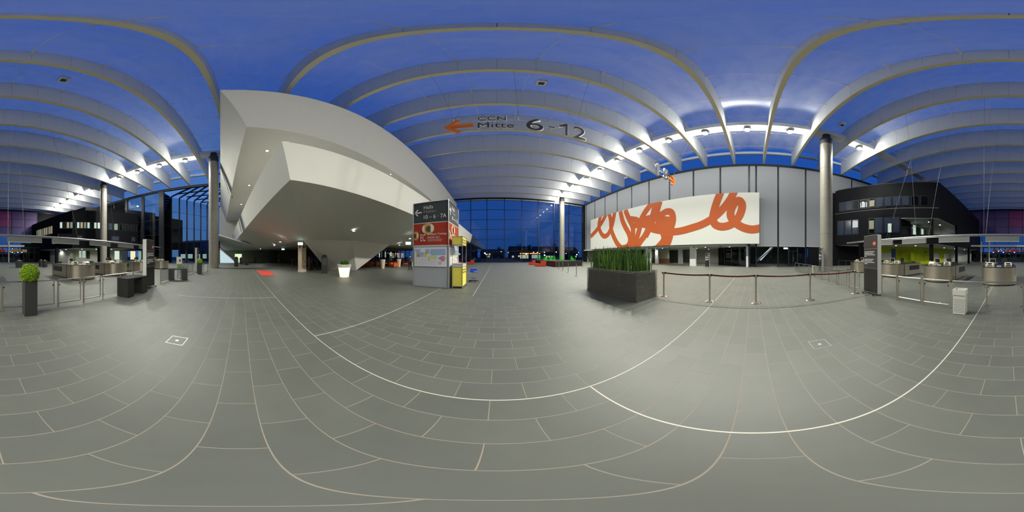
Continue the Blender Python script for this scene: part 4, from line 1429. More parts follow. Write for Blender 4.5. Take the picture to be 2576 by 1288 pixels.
hanging_letters(s1, '6', sign_x(1321), sign_x(1367), 10.45, 11.88)
MB().box(sign_x(1376), sign_x(1396), SY - .12, SY, 11.02, 11.2).obj('letter_edge', 'sign_edge', s1, world=True)
MB().box(sign_x(1376) + .04, sign_x(1396) - .04, SY - .132, SY - .12, 11.06, 11.16).obj('letter_face', 'sign_face', s1, world=True)
numeral_one(s1, sign_x(1404), sign_x(1427), 10.45, 11.88)
hanging_letters(s1, '2', sign_x(1439), sign_x(1472), 10.45, 11.88)
for z in (10.72, 11.6):
    MB().tube((sign_x(1130), SY + .02, z), (sign_x(1460), SY + .02, z), .015, 6).obj('carrier_rail', 'rib_cream', s1, world=True)
MB().tube((sign_x(1386), SY, 10.72), (sign_x(1386), SY, 11.02), .02, 6).obj('carrier_rail', 'sign_edge', s1, world=True)
for px, top in ((1141, 12.0), (1304, 11.6), (1452, 11.9)):
    x = sign_x(px)
    MB().tube((x, SY, 11.6), (x, SY, 11.95), .025, 6).obj('carrier_post', 'rib_white', s1, world=True)
    for dx, dy in ((-.5, 6.83 - SY), (.25, 11.02 - SY)):
        MB().tube((x, SY, 11.9), (x + dx, SY + dy, ZE + .02), .008, 5).obj('wire', 'wire_steel', s1, world=True)
s2 = thing('hanging_sign', 'hanging sign with dark 1-5 letters and orange right arrow', 'sign', (15.3, SY, ZB))
numeral_one(s2, sign_x(1646), sign_x(1655), 10.45, 11.88)
MB().box(sign_x(1657.5), sign_x(1664.5), SY - .12, SY, 11.02, 11.2).obj('letter_edge', 'sign_edge', s2, world=True)
MB().box(sign_x(1657.5) + .04, sign_x(1664.5) - .04, SY - .132, SY - .12, 11.06, 11.16).obj('letter_face', 'sign_face', s2, world=True)
hanging_letters(s2, '5', sign_x(1667), sign_x(1679), 10.45, 11.88)
arrow_3d(s2, (sign_x(1698.5), 11.05), 1.75, .82, .24, .16, -1)
for z in (10.72, 11.6):
    MB().tube((sign_x(1642), SY + .02, z), (sign_x(1700), SY + .02, z), .015, 6).obj('carrier_rail', 'rib_cream', s2, world=True)
for px in (1651, 1692):
    x = sign_x(px)
    MB().tube((x, SY, 11.6), (x - .3, 6.83, ZE + .02), .008, 5).obj('wire', 'wire_steel', s2, world=True)

# ---------------------------------------------------------------- advertising tower
KX0, KX1, KY0, KY1, KH = -4.25, -2.31, 7.55, 9.55, 4.45
k = thing('advertising_tower', 'square fabric advertising tower with halls signs, red show poster and site map', 'advertising tower', ((KX0 + KX1) / 2, (KY0 + KY1) / 2))
MB().box(KX0 + .02, KX1 - .02, KY0 + .02, KY1 - .02, .04, 2.12).obj('lower_cover', 'kiosk_grey', k, world=True)
MB().box(KX0 + .02, KX1 - .02, KY0 + .02, KY1 - .02, 2.14, 3.30).obj('poster_cover', 'kiosk_red', k, world=True)
MB().box(KX0 + .02, KX1 - .02, KY0 + .02, KY1 - .02, 3.33, KH).obj('direction_cover', 'kiosk_dark', k, world=True)
for z in (2.12, 3.30):
    MB().box(KX0 + .015, KX1 - .015, KY0 + .015, KY1 - .015, z, z + .03).obj('white_band', 'white_print', k, world=True)
for x in (KX0, KX1):
    for y in (KY0, KY1):
        MB().tube((x, y, 0), (x, y, KH + .02), .028, 10).obj('frame_post', 'aluminium', k, world=True, smooth=True)
for z in (.03, KH):
    for (p, q) in (((KX0, KY0), (KX1, KY0)), ((KX1, KY0), (KX1, KY1)), ((KX0, KY1), (KX1, KY1)), ((KX0, KY0), (KX0, KY1))):
        MB().bar((p[0], p[1], z), (q[0], q[1], z), .035, .035).obj('frame_rail', 'aluminium', k, world=True)
def face_mats(org, ux):
    """drawing surface on one side of the tower: returns placing helpers in face coordinates"""
    ux = Vector(ux)
    nn = ux.cross(Vector((0, 0, 1)))
    def pt(u, z, o=.003):
        p = Vector(org) + ux * u + nn * o
        return (p.x, p.y, z)
    return pt, ux, nn
def face_art(org, ux, arrow):
    pt, u_, n_ = face_mats(org, ux)
    up = (0, 0, 1)
    def poly(name, m_, pts, o=.004):
        P = [pt(a, b, o) for a, b in pts]
        c0 = Vector(P[0])
        mb = MB()
        mb.slab([Vector(p) for p in P], .003)
        return mb.obj(name, m_, k, world=True)
    def disc(name, m_, cu, cz, r, o, s0=0, s1=2 * pi, e=1.0):
        n = 28
        pts = [(cu + r * e * cos(s0 + (s1 - s0) * i / n), cz + r * sin(s0 + (s1 - s0) * i / n)) for i in range(n + (0 if s1 - s0 > 6.2 else 1))]
        return poly(name, m_, pts, o)
    def txt(body, m_, u, z, h, o=.006, w=None):
        letters_in('lettering', body, m_, pt(u, z, o), tuple(u_), up, w=w, h=h, extrude=.002, parent=k)
    # direction sign
    txt('Halls', 'white_print', .62, 4.06, .19)
    txt('Hallen', 'grey_print', .62, 3.83, .19)
    txt('10 – 6 · 7A', 'white_print', .62, 3.52, .21, w=1.22)
    aw = .035
    def stroke(p, q):
        p, q = Vector(p), Vector(q)
        d = (q - p).normalized()
        s = Vector((-d.y, d.x)) * aw
        poly('arrow', 'white_print', [tuple(p + s), tuple(p - s), tuple(q - s), tuple(q + s)], .005)
    if arrow == 'left':
        stroke((.12, 3.9), (.5, 3.9)); stroke((.11, 3.9), (.28, 4.07)); stroke((.11, 3.9), (.28, 3.73))
    else:
        stroke((.32, 3.7), (.32, 4.1)); stroke((.32, 4.11), (.17, 3.94)); stroke((.32, 4.11), (.47, 3.94))
    # red poster with golden drops
    disc('drop_print', 'drop_gold', .86, 2.99, .30, .004, e=1.15)
    disc('drop_print', 'drop_dark', .90, 2.98, .17, .007, e=1.0)
    disc('drop_print', 'drop_pale', .66, 3.0, .2, .006, pi * .5, pi * 1.5, .7)
    disc('drop_print', 'drop_pale', 1.0, 3.02, .2, .009, -pi * .5, pi * .5, .9)
    disc('drop_print', 'drop_gold', .17, 2.66, .24, .004, e=.68)
    disc('drop_print', 'drop_dark', .09, 2.66, .13, .007, e=.6)
    disc('drop_print', 'drop_pale', .22, 2.68, .15, .009, -pi * .5, pi * .5, .6)
    txt('EC', 'white_print', .43, 2.36, .36, w=.28)
    txt('European Coatings', 'white_print', .83, 2.63, .14, w=1.02)
    txt('SHOW 2011', 'white_print', .83, 2.49, .10, w=.66)
    txt('PLUS ADHESIVES, SEALANTS,', 'white_print', .83, 2.41, .045, w=.8)
    txt('CONSTRUCTION CHEMICALS', 'white_print', .83, 2.34, .045, w=.75)
    # site map board
    mpd = MB()
    a0, a1 = pt(.07, 1.07, .03), pt(1.86, 2.03, .03)
    mpd.slab([pt(.07, 1.07, .03), pt(1.86, 1.07, .03), pt(1.86, 2.03, .03), pt(.07, 2.03, .03)], .028)
    mpd.obj('map_board', 'map_paper', k, world=True)
    def zone(m_, pts, o=.034):
        poly('map_zone', m_, pts, o)
    zone('map_blue', [(.12, 1.95), (.45, 1.95), (.45, 1.86), (.38, 1.80), (.62, 1.80), (.62, 1.56), (.32, 1.56), (.32, 1.74), (.18, 1.76)])
    zone('map_blue', [(.74, 1.95), (.95, 1.95), (.95, 1.74), (.78, 1.70), (.72, 1.78)])
    zone('map_blue', [(1.02, 1.95), (1.8, 1.95), (1.8, 1.66), (1.05, 1.64), (.98, 1.76)])
    zone('map_green', [(.86, 1.62), (1.34, 1.62), (1.34, 1.48), (.88, 1.48)])
    zone('map_yellow', [(.63, 1.78), (.76, 1.78), (.82, 1.62), (.76, 1.54), (.68, 1.56)])
    zone('map_orange', [(.2, 1.72), (.34, 1.72), (.34, 1.55), (.2, 1.55)])
    zone('map_purple', [(1.4, 1.5), (1.6, 1.6), (1.68, 1.6), (1.68, 1.34), (1.6, 1.34), (1.56, 1.42)])
    zone('map_orange', [(1.68, 1.64), (1.74, 1.58), (1.8, 1.5), (1.75, 1.36), (1.67, 1.36)])
    zone('map_orange', [(.88, 1.46), (.97, 1.44), (.97, 1.38), (.9, 1.40)])
    zone('map_pink', [(1.42, 1.32), (1.6, 1.32), (1.6, 1.18), (1.42, 1.18)])
    for i in range(15):
        u0 = .12 + i * .083
        zone('grey_print' if i % 2 else 'map_pink', [(u0, 1.13), (u0 + .012, 1.13), (u0 + .012, 1.5 if i < 9 else 1.42), (u0, 1.5 if i < 9 else 1.42)])
face_art((KX0, KY0, 0), (1, 0, 0), 'left')
face_art((KX1, KY0, 0), (0, 1, 0), 'up')

# ---------------------------------------------------------------- yellow catalogue counter
c = thing('catalogue_counter', 'yellow panel promotion counter with header beside the advertising tower', 'counter', (-1.92, 8.22))
X0, X1, Y0, Y1 = -2.17, -1.66, 7.72, 8.72
MB().box(X0 + .01, X1 - .01, Y0 + .01, Y1 - .01, .1, 1.05).obj('body', 'yellow_board', c, world=True)
MB().box(X0, X1, Y0, Y1, 1.06, 1.22).obj('shelf_band', 'light_grey_side', c, world=True)
MB().box(X0 + .01, X1 - .01, Y0 + .01, Y1 - .01, 2.17, 2.55).obj('header', 'yellow_board', c, world=True)
MB().box(X0, X1, Y0, Y1, 2.14, 2.17).obj('header_base', 'light_grey_side', c, world=True)
for x in (X0, X1):
    for y in (Y0, Y1):
        MB().tube((x, y, .05), (x, y, 2.57), .014, 8).obj('frame_tube', 'aluminium', c, world=True)
        MB().lathe([(.0, 0), (.03, .01), (.03, .05), (.0, .06)], 10, (x, y, 0)).obj('foot', 'steel', c, world=True)
for z in (.1, 1.06, 1.22, 2.16, 2.56):
    for (p, q) in (((X0, Y0), (X1, Y0)), ((X1, Y0), (X1, Y1)), ((X0, Y1), (X1, Y1)), ((X0, Y0), (X0, Y1))):
        MB().tube((p[0], p[1], z), (q[0], q[1], z), .011, 6).obj('frame_tube', 'aluminium', c, world=True)
for z in (2.42, .93):
    letters_in('lettering', 'KATALOGE', 'ink', (X1 + .001, Y0 + .12, z - .06), (0, 1, 0), (0, 0, 1), w=.72, h=.085, extrude=.003, parent=c)
    letters_in('lettering', 'Show News', 'maroon_print', (X1 + .001, Y0 + .12, z - .19), (0, 1, 0), (0, 0, 1), w=.72, h=.1, extrude=.003, parent=c)
# stool
st = thing('bar_stool', 'blue seated swivel stool with black base behind the yellow counter', 'stool', (-1.45, 10.0))
MB().lathe([(.0, .6), (.2, .6), (.22, .64), (.2, .68), (.0, .69)], 24).obj('seat', 'blue_seat', st, smooth=True)
MB().box(-.2, .2, .14, .2, .66, .78).obj('seat_lip', 'blue_seat', st)
MB().tube((0, 0, .08), (0, 0, .6), .028, 12).obj('column', 'steel', st, smooth=True)
MB().lathe([(.17, .22), (.19, .23), (.17, .24)], 24).obj('foot_ring', 'steel', st)
for i in range(5):
    a = 2 * pi * i / 5 + .3
    MB().bar((0, 0, .09), (.3 * cos(a), .3 * sin(a), .06), .045, .03).obj('leg', 'black_plastic', st)
    MB().lathe([(.01, .0), (.03, .015), (.03, .04), (.01, .05)], 10, (.29 * cos(a), .29 * sin(a), 0)).obj('caster', 'black_plastic', st)

# ---------------------------------------------------------------- slatted planter with sword-leaf plants
pl = thing('slatted_planter', 'large dark planter box of stacked metal slats holding tall green plants and gravel', 'planter', (4.72, 5.1))
HX, HY, PH = .625, 1.55, 1.07
MB().box(-HX + .06, HX - .06, -HY + .06, HY - .06, 0.02, PH - .1).obj('inner_box', 'planter_inner', pl)
slat0 = None
for i in range(25):
    z = .02 + i * .0425
    if slat0 is None:
        mb = MB()
        for (x0, x1, y0, y1) in ((-HX, HX, -HY, -HY + .05), (-HX, HX, HY - .05, HY), (-HX, -HX + .05, -HY + .05, HY - .05), (HX - .05, HX, -HY + .05, HY - .05)):
            mb.box(x0, x1, y0, y1, 0, .02)
        slat0 = mb.obj('slat', 'slat_metal', pl)
        o = slat0
    else:
        o = slat0.copy()
        COL.objects.link(o)
    o.location = (0, 0, z)
for (x, y) in ((-HX + .055, -.6), (-HX + .055, .6), (-HX + .055, -HY + .1), (-HX + .055, HY - .1), (HX - .055, -HY + .1), (HX - .055, HY - .1)):
    MB().box(x - .01, x + .01, y - .015, y + .015, 0, PH).obj('upright', 'slat_metal', pl)
mb = MB()
for i in range(900):
    x, y = random.uniform(-HX + .08, HX - .08), random.uniform(-HY + .08, HY - .08)
    s = random.uniform(.012, .026)
    z = PH - .1 + random.uniform(0, .03)
    mb.add([(x + s, y, z), (x, y + s, z), (x - s, y, z), (x, y - s, z), (x, y, z + s), (x, y, z - s)], [(0, 1, 4), (1, 2, 4), (2, 3, 4), (3, 0, 4), (1, 0, 5), (2, 1, 5), (3, 2, 5), (0, 3, 5)])
MB().box(-HX + .06, HX - .06, -HY + .06, HY - .06, PH - .12, PH - .09).obj('soil', 'planter_inner', pl)
gv = mb.obj('gravel_bed', 'gravel', pl)
gv['kind'] = 'stuff'
def sword_leaf(mb, x, y, z, h, w, lean, az, n=5):
    vs, fs = [], []
    tw = random.uniform(-.5, .5)
    for i in range(n + 1):
        t = i / n
        ww = w * (0.75 + .6 * t - 1.35 * t * t) if i < n else .004
        cx = x + cos(az) * lean * t * t
        cy_ = y + sin(az) * lean * t * t
        a = az + pi / 2 + tw * t
        vs += [(cx - cos(a) * ww, cy_ - sin(a) * ww, z + h * t), (cx + cos(az) * .012, cy_ + sin(az) * .012, z + h * t), (cx + cos(a) * ww, cy_ + sin(a) * ww, z + h * t)]
    for i in range(n):
        k_ = i * 3
        fs += [(k_, k_ + 1, k_ + 4, k_ + 3), (k_ + 1, k_ + 2, k_ + 5, k_ + 4)]
    mb.add(vs, fs)
def sword_plant(x, y, ids):
    t = thing('sword_leaf_plant', 'tall upright green sword-leaf plant growing in the slatted planter', 'plant', (x, y, PH - .1), group='sword-leaf plants in the slatted planter')
    for q in range(16):
        mb = MB()
        sword_leaf(mb, random.gauss(0, .09), random.gauss(0, .09), 0, random.uniform(.5, 1.08), random.uniform(.018, .034), random.uniform(.03, .22), random.uniform(0, 2 * pi))
        mb.obj('leaf', 'leaf_light' if random.random() < .35 else 'leaf_green', t, smooth=True)
for j in range(8):
    for i in range(3):
        sword_plant(4.72 + (-.34 + .34 * i) + random.uniform(-.05, .05), 5.1 - 1.25 + j * .36 + random.uniform(-.06, .06), i)

# ---------------------------------------------------------------- belt posts
bp = thing('belt_post', 'x', 'barrier post', (0, 0))
MB().lathe([(.0, 0), (.17, .0), (.17, .012), (.15, .03), (.03, .035)], 32).obj('base_plate', 'steel', bp, smooth=True)
MB().lathe([(.03, .03), (.03, .9)], 20).obj('post_tube', 'steel', bp, smooth=True)
MB().lathe([(.034, .86), (.04, .88), (.04, .98), (.03, .985)], 20).obj('belt_head', 'steel', bp, smooth=True)
MB().box(-.02, .02, .035, .075, .905, .975).obj('belt_clip', 'black_plastic', bp)
MB().box(-.02, .02, -.075, -.035, .905, .975).obj('belt_clip', 'black_plastic', bp)
BPOS = [(5.46, 3.32), (5.42, 1.47), (5.4, -.1), (5.44, -1.99), (5.58, -4.02)]
names = ['steel belt barrier post beside the slatted planter', 'steel belt barrier post second from the slatted planter', 'steel belt barrier post midway between planter and dark notice stele', 'steel belt barrier post second from the dark notice stele', 'steel belt barrier post beside the dark notice stele']
for i, p in enumerate(BPOS):
    if i == 0:
        bp.location = (p[0], p[1], 0)
        bp['label'] = names[0]
        bp['group'] = 'belt posts facing the mural'
    else:
        q = place(bp, p, 0, names[i])
def belt(p, q, lab, grp, sag=.03, lettering=False):
    t = thing('barrier_belt', lab, 'barrier belt', (p[0], p[1], .94), group=grp)
    d = Vector((q[0] - p[0], q[1] - p[1]))
    e_ = d.normalized()
    L = d.length
    n = 10
    vs, fs = [], []
    for i in range(n + 1):
        u = .07 + (L - .14) * i / n
        z = -sag * 4 * (i / n) * (1 - i / n)
        nx = Vector((-e_.y, e_.x)) * .003
        for s in (-1, 1):
            for zz in (-.025, .025):
                vs.append((e_.x * u + nx.x * s, e_.y * u + nx.y * s, z + zz))
    for i in range(n):
        a = i * 4
        fs += [(a, a + 1, a + 5, a + 4), (a + 3, a + 2, a + 6, a + 7), (a + 1, a + 3, a + 7, a + 5), (a + 2, a, a + 4, a + 6)]
    MB().add(vs, fs).obj('strap', 'belt_red', t)
    MB().box(e_.x * .075 - .012, e_.x * .075 + .012, e_.y * .075 - .012, e_.y * .075 + .012, -.028, .028).obj('end_clip', 'black_plastic', t)
    return t
for i in range(4):
    b_ = belt(BPOS[i], BPOS[i + 1], ['dark red barrier belt from the post beside the planter', 'dark red barrier belt between second and middle post from the planter', 'dark red barrier belt between middle post and next toward the stele', 'dark red barrier belt ending at the post beside the stele'][i], 'belts facing the mural')
    if i == 2:
        for (o_, w_, body) in ((.7, .34, 'Kein Durchgang'), (1.12, .3, 'No entrance')):
            letters_in('lettering', body, 'grey_print', (5.41 - .004 - .008, -.1 - o_, .905), (.02, -1, 0), (0, 0, 1), w=w_, h=.022, extrude=.001, parent=b_)
FAR = [(6.1, 11.5), (6.6, 14.1), (6.9, 16.1), (7.35, 18.4), (8.05, 21.3)]
fl = ['steel belt barrier post nearest the slatted planter in the far row', 'steel belt barrier post second in the far row from the slatted planter', 'steel belt barrier post midway in the far row toward the green planter', 'steel belt barrier post in the far row before the green planter', 'steel belt barrier post at the corner of the long green planter']
for i, p in enumerate(FAR):
    place(bp, p, 0, fl[i], 'belt posts toward the green planter')
FAR2 = [(15.2, 17.2), (16.8, 15.4)]
belt(FAR[4], (12.2, 20.9), 'dark red barrier belt running along the long green planter', 'belts toward the green planter')
place(bp, (12.2, 20.9), 0, 'steel belt barrier post in front of the long green planter', 'belt posts toward the green planter')

# ---------------------------------------------------------------- long planter with bright green blades
gp = thing('long_planter', 'long low dark planter with bright green blades by the front glass', 'planter', (10.8, 28))
MB().prism([(8.4, 21.9), (13.1, 22.7), (13.3, 34), (6.9, 34)], 0, .78).obj('box', 'black_board', gp, world=True)
MB().prism([(8.45, 22.0), (13.05, 22.75), (13.2, 33.9), (7.0, 33.9)], .78, .82).obj('soil', 'planter_inner', gp, world=True)
for (px, n) in ((1355, 5), (1367, 4), (1375, 5), (1384, 5), (1390, 5), (1395, 4), (1406, 5), (1412, 5), (1419, 5), (1437, 5), (1443, 5)):
    p = on_line(px, (8, 23.6), (14, 24.2)) if px > 1400 else on_line(px, (7.5, 29), (13, 29))
    t = thing('green_blades', 'tuft of bright lime green blades standing in the long planter', 'plant', (p[0], p[1], .8), group='green blade tufts in the long planter')
    for q in range(n):
        mb = MB()
        sword_leaf(mb, random.uniform(-.3, .3), random.uniform(-.2, .2), 0, random.uniform(.5, 1.0), random.uniform(.04, .07), random.uniform(.02, .2), random.uniform(0, 2 * pi))
        mb.obj('blade', 'blade_lime', t, smooth=True)

# ---------------------------------------------------------------- red seats by the front glass
def red_seat(px0, px1, py, flip, lab):
    (xa, ya), (xb, yb) = floor_at(px0, py), floor_at(px1, py)
    L = sqrt((xa - xb) ** 2 + (ya - yb) ** 2)
    t = thing('lounge_seat', lab, 'seat', ((xa + xb) / 2, (ya + yb) / 2), atan2(yb - ya, xb - xa))
    s = -1 if flip else 1
    h = L / 2
    def prof(pts, d0, d1, nm):
        pts = [(p[0] * s, p[1]) for p in pts]
        if s < 0:
            pts.reverse()
        n = len(pts)
        vs = [(x, d0, z) for x, z in pts] + [(x, d1, z) for x, z in pts]
        MB().add(vs, [tuple(range(n)), tuple(reversed(range(n, 2 * n)))] + [(i, n + i, n + (i + 1) % n, (i + 1) % n) for i in range(n)]).obj(nm, 'red_seat', t)
    prof([(-h * .95, .06), (h * .1, .06), (h * .1, .42), (-h, .45)], -.45, .45, 'seat')
    prof([(h * .1, .06), (h * .92, .06), (h, .82), (h * .0, .75)], -.45, .45, 'backrest')
    MB().box(-h * .85, h * .85, -.38, .38, 0, .06).obj('plinth', 'black_plastic', t)
red_seat(1345, 1374, 670, False, 'red angular lounge seat beside the corner of the long green planter')
red_seat(1329, 1347, 666, False, 'red angular lounge seat behind the one at the planter corner')
red_seat(1174, 1193, 664.5, False, 'red angular lounge seat by the glass behind the yellow counter')
red_seat(1151, 1160, 663, True, 'red angular lounge seat seen past the advertising tower')

# ---------------------------------------------------------------- lit flower pot
p_ = thing('lit_flower_pot', 'large white glowing tapered flower pot with two clipped grass balls', 'flower pot', (-10.06, 7.4))
mat('lit_pot', rgb(232, 228, 214), .5, emit=(1, .85, .6, 1), emit_s=1.0)
MB().lathe([(.0, .0), (.34, .0), (.345, .02), (.46, .74), (.455, .76)], 40).obj('pot_body', 'lit_pot', p_, smooth=True)
MB().lathe([(.455, .74), (.52, .745), (.535, .93), (.52, .96), (.47, .96), (.46, .88), (.0, .88)], 40).obj('pot_rim', 'white_paint', p_, smooth=True)
def leafy_ball(t, cx, cy_, cz, r, m_, n=1500, leaf=.03):
    mb = MB()
    mb.lathe([(.001, -r * .86)] + [(r * .86 * sin(pi * i / 12), -r * .86 * cos(pi * i / 12)) for i in range(1, 12)] + [(.001, r * .86)], 20, (cx, cy_, cz))
    for i in range(n):
        z = 1 - 2 * (i + .5) / n
        a = i * 2.399963
        q = sqrt(1 - z * z)
        d = Vector((q * cos(a), q * sin(a), z))
        rr = r * random.uniform(.84, 1.0)
        c_ = Vector((cx, cy_, cz)) + d * rr
        s = d.orthogonal().normalized()
        s = Matrix.Rotation(random.uniform(0, 2 * pi), 3, d) @ s
        f = (d * random.uniform(.3, 1) + s.cross(d) * random.uniform(-.7, .7)).normalized()
        mb.add([c_ - s * leaf * .45, c_ + f * leaf, c_ + s * leaf * .45, c_ - f * leaf * .4], [(0, 1, 2, 3)])
    o = mb.obj('foliage_ball', m_, t)
    o['kind'] = 'stuff'
    return o
leafy_ball(p_, -.2, .08, 1.02, .24, 'grass_ball_green', 700, .05)
leafy_ball(p_, .22, -.06, 1.02, .25, 'grass_ball_green', 700, .05)
# ---------------------------------------------------------------- clipped box ball in a tall pot
def ball_pot(x, y, lab, n=3200):
    t = thing('potted_box_ball', lab, 'potted plant', (x, y))
    MB().box(-.165, .165, -.165, .165, 0, .95).obj('pot', 'charcoal_panel', t)
    mb = MB()
    for a in (-1, 1):
        mb.box(-.17, .17, a * .16 - .01, a * .16 + .01, .935, .96)
        mb.box(a * .16 - .01, a * .16 + .01, -.15, .15, .935, .96)
    mb.obj('pot_rim', 'black_board', t)
    MB().tube((0, 0, .9), (0, 0, 1.0), .03, 8).obj('stem', 'wood_brown', t)
    leafy_ball(t, 0, 0, 1.13, .265, 'box_green', n, .026)
ball_pot(-1.165, -4.14, 'clipped round box ball in a tall charcoal pot at the barrier gates')
ball_pot(-13.9, -3.58, 'clipped round box ball in a dark pot near the round column', 900)

# ---------------------------------------------------------------- barrier of steel tubes and glass
FY = -4.47
RAIL = .87
def fixed_section(posts, lab, label_pane=True):
    t = thing('glass_barrier', lab, 'barrier', ((posts[0] + posts[-1]) / 2, FY), group='fixed glass barrier sections')
    cx = (posts[0] + posts[-1]) / 2
    MB().tube((posts[0] - cx, 0, RAIL), (posts[-1] - cx, 0, RAIL), .021, 12).obj('top_rail', 'steel', t, smooth=True)
    for x in posts:
        MB().tube((x - cx, 0, 0), (x - cx, 0, RAIL), .021, 12).obj('post', 'steel', t, smooth=True)
        MB().lathe([(.045, 0), (.045, .012)], 16, (x - cx, 0, 0)).obj('foot_disc', 'steel', t)
    for a, b in zip(posts, posts[1:]):
        a, b = min(a, b), max(a, b)
        MB().box(a - cx + .05, b - cx - .05, -.004, .004, .1, RAIL - .07).obj('glass_pane', 'clear_glass', t)
        for x in (a + .045, b - .045):
            for z in (.17, .73):
                MB().box(x - cx - .025, x - cx + .025, -.014, .014, z - .02, z + .02).obj('pane_clip', 'steel', t)
    return t
def gate_leaf(x0, x1, lab):
    cx = (x0 + x1) / 2
    t = thing('barrier_gate', lab, 'gate', (cx, FY), group='glass gate leaves of the barrier')
    h = abs(x1 - x0) / 2 - .03
    for s in (-1, 1):
        MB().tube((s * h, 0, .12 if s < 0 else 0), (s * h, 0, RAIL), .019, 12).obj('upright', 'steel', t, smooth=True)
    MB().tube((-h, 0, RAIL), (h, 0, RAIL), .019, 12).obj('top_tube', 'steel', t, smooth=True)
    MB().tube((-h, 0, .13), (h, 0, .13), .019, 12).obj('bottom_tube', 'steel', t, smooth=True)
    MB().box(-h + .03, h - .03, -.004, .004, .17, RAIL - .05).obj('glass_pane', 'clear_glass', t)
    for s in (-1, 1):
        MB().box(s * (h - .03) - .02, s * (h - .03) + .02, -.012, .012, .7, .74).obj('pane_clip', 'black_plastic', t)
    MB().tube((h + .028, 0, 0), (h + .028, 0, RAIL), .017, 12).obj('hinge_post', 'steel', t, smooth=True)
    return t
fixed_section([16.9, 15.4, 13.9, 12.5, 11.2, 10.0, 8.9, 7.9], 'long steel and glass barrier section running from the concrete column toward the notice stele')
gate_leaf(6.85, 7.75, 'steel framed glass gate leaf next to the long barrier section')
gate_leaf(5.8, 6.7, 'steel framed glass gate leaf next to the stele on the column side')
fixed_section([4.42, 3.68], 'short steel and glass barrier section between notice stele and gates')
gate_leaf(2.66, 3.62, 'steel framed glass gate leaf two places from the white litter bin')
gate_leaf(1.68, 2.6, 'steel framed glass gate leaf next to the white litter bin')
fixed_section([1.6, .61, -.38], 'two-pane steel and glass barrier section behind the white litter bin')
gate_leaf(-2.05, -.46, 'wide steel framed glass gate leaf behind the box ball pot')
gate_leaf(-3.0, -2.14, 'steel framed glass gate leaf beside the wide gate')
gate_leaf(-3.86, -3.08, 'steel framed glass gate leaf nearest the black table')
fixed_section([-3.95, -4.9, -5.75, -6.4], 'steel and glass barrier section behind the black table')
gate_leaf(-9.35, -8.3, 'steel framed glass gate leaf standing beside the second black table')
fixed_section([-10.9, -12.2, -13.4, -14.7], 'steel and glass barrier section beyond the second black table')
def cross_rail(y, x0, x1, lab):
    t = thing('steel_railing', lab, 'railing', ((x0 + x1) / 2, y))
    w_ = (x1 - x0) / 2
    MB().tube((-w_, 0, .95), (w_, 0, .95), .022, 10).obj('top_rail', 'steel', t)
    n = int((x1 - x0) / 1.6)
    for i in range(n + 1):
        x = -w_ + 2 * w_ * i / n
        MB().tube((x, 0, 0), (x, 0, .95), .02, 10).obj('post', 'steel', t)
cross_rail(-8.4, -25, -20.5, 'steel railing beside the furthest counter on the glazed side')
cross_rail(-12.2, 15.0, 21, 'steel railing in front of the lime green wall')

# ---------------------------------------------------------------- notice steles
def stele(x0, x1, yf, depth, h, lab, mirror, wheels=True):
    cx = (x0 + x1) / 2
    t = thing('notice_stele', lab, 'sign', (cx, yf - depth / 2))
    w_ = abs(x1 - x0) / 2
    d = depth / 2
    MB().box(-w_, w_, -d, d - .012, .07, h).obj('casing', 'light_grey_side', t)
    MB().box(-w_ + .012, w_ - .012, d - .012, d, h * .775, h - .012).obj('front_panel', 'charcoal_panel', t)
    MB().box(-w_ + .012, w_ - .012, d - .012, d, h * .45, h * .768).obj('front_panel', 'charcoal_panel', t)
    MB().box(-w_ + .012, w_ - .012, d - .012, d, .09, h * .443).obj('front_panel', 'black_board', t)
    # front is seen from +Y: its left edge is +x
    u = lambda q: w_ - q
    oc = [(u(2 * w_ - .17) + .1 * cos(pi / 8 + pi / 4 * i), d + .004, h - .36 + .1 * sin(pi / 8 + pi / 4 * i)) for i in range(8)]
    MB().slab(list(reversed(oc)), .006).obj('stop_badge', 'stop_red', t)
    L = t.location
    letters_in('lettering', 'STOP', 'white_print', (L.x + u(2 * w_ - .17) + .078, L.y + d + .006, h - .395), (-1, 0, 0), (0, 0, 1), w=.156, h=.07, extrude=.002, parent=t)
    z = h * .725
    for i, ln in enumerate((.62, .55, .66, .12, 0, .58, .5, .62, .2)):
        if ln:
            ln = min(ln, 2 * w_ - .14) if ln > .3 else ln
            MB().box(u(.05 + ln), u(.05), d, d + .002, z - .022, z).obj('print_line', 'white_print', t)
        z -= .062
    for s in (-1, 1):
        MB().box(s * (w_ - .1) - .03, s * (w_ - .1) + .03, -d - .16, d + .16, .045, .07).obj('foot_bar', 'black_plastic', t)
        for e_ in (-1, 1):
            MB().lathe([(.012, 0), (.024, .006), (.024, .04), (.012, .046)], 12, (s * (w_ - .1), e_ * (d + .13), 0)).obj('caster', 'black_plastic', t)
    return t
stele(4.62, 5.46, -4.42, .22, 2.46, 'tall dark notice stele with red stop badge standing in the barrier near the belt posts', False)
stele(-7.35, -6.58, -4.3, .22, 2.42, 'tall dark notice stele with red stop badge beside the black table', True)
stele(XR - 8.9, XR - 8.2, -6.5, .22, 2.4, 'tall dark notice stele by the concrete column', False)
# lobby stele faces the hall
ls = stele(-.32, .32, 0, .2, 2.05, 'small dark notice stele with red badge at the lobby entrance below the mural', False)
ls.location = (XR - .4, 23.0 * tan(radians(16.0)), 0)
ls.rotation_euler = (0, 0, pi / 2)
ls2 = stele(-.38, .38, 0, .2, 2.4, 'tall dark notice stele turned edge-on near the second box ball pot', False)
ls2.location = (-15.6, -4.3, 0)

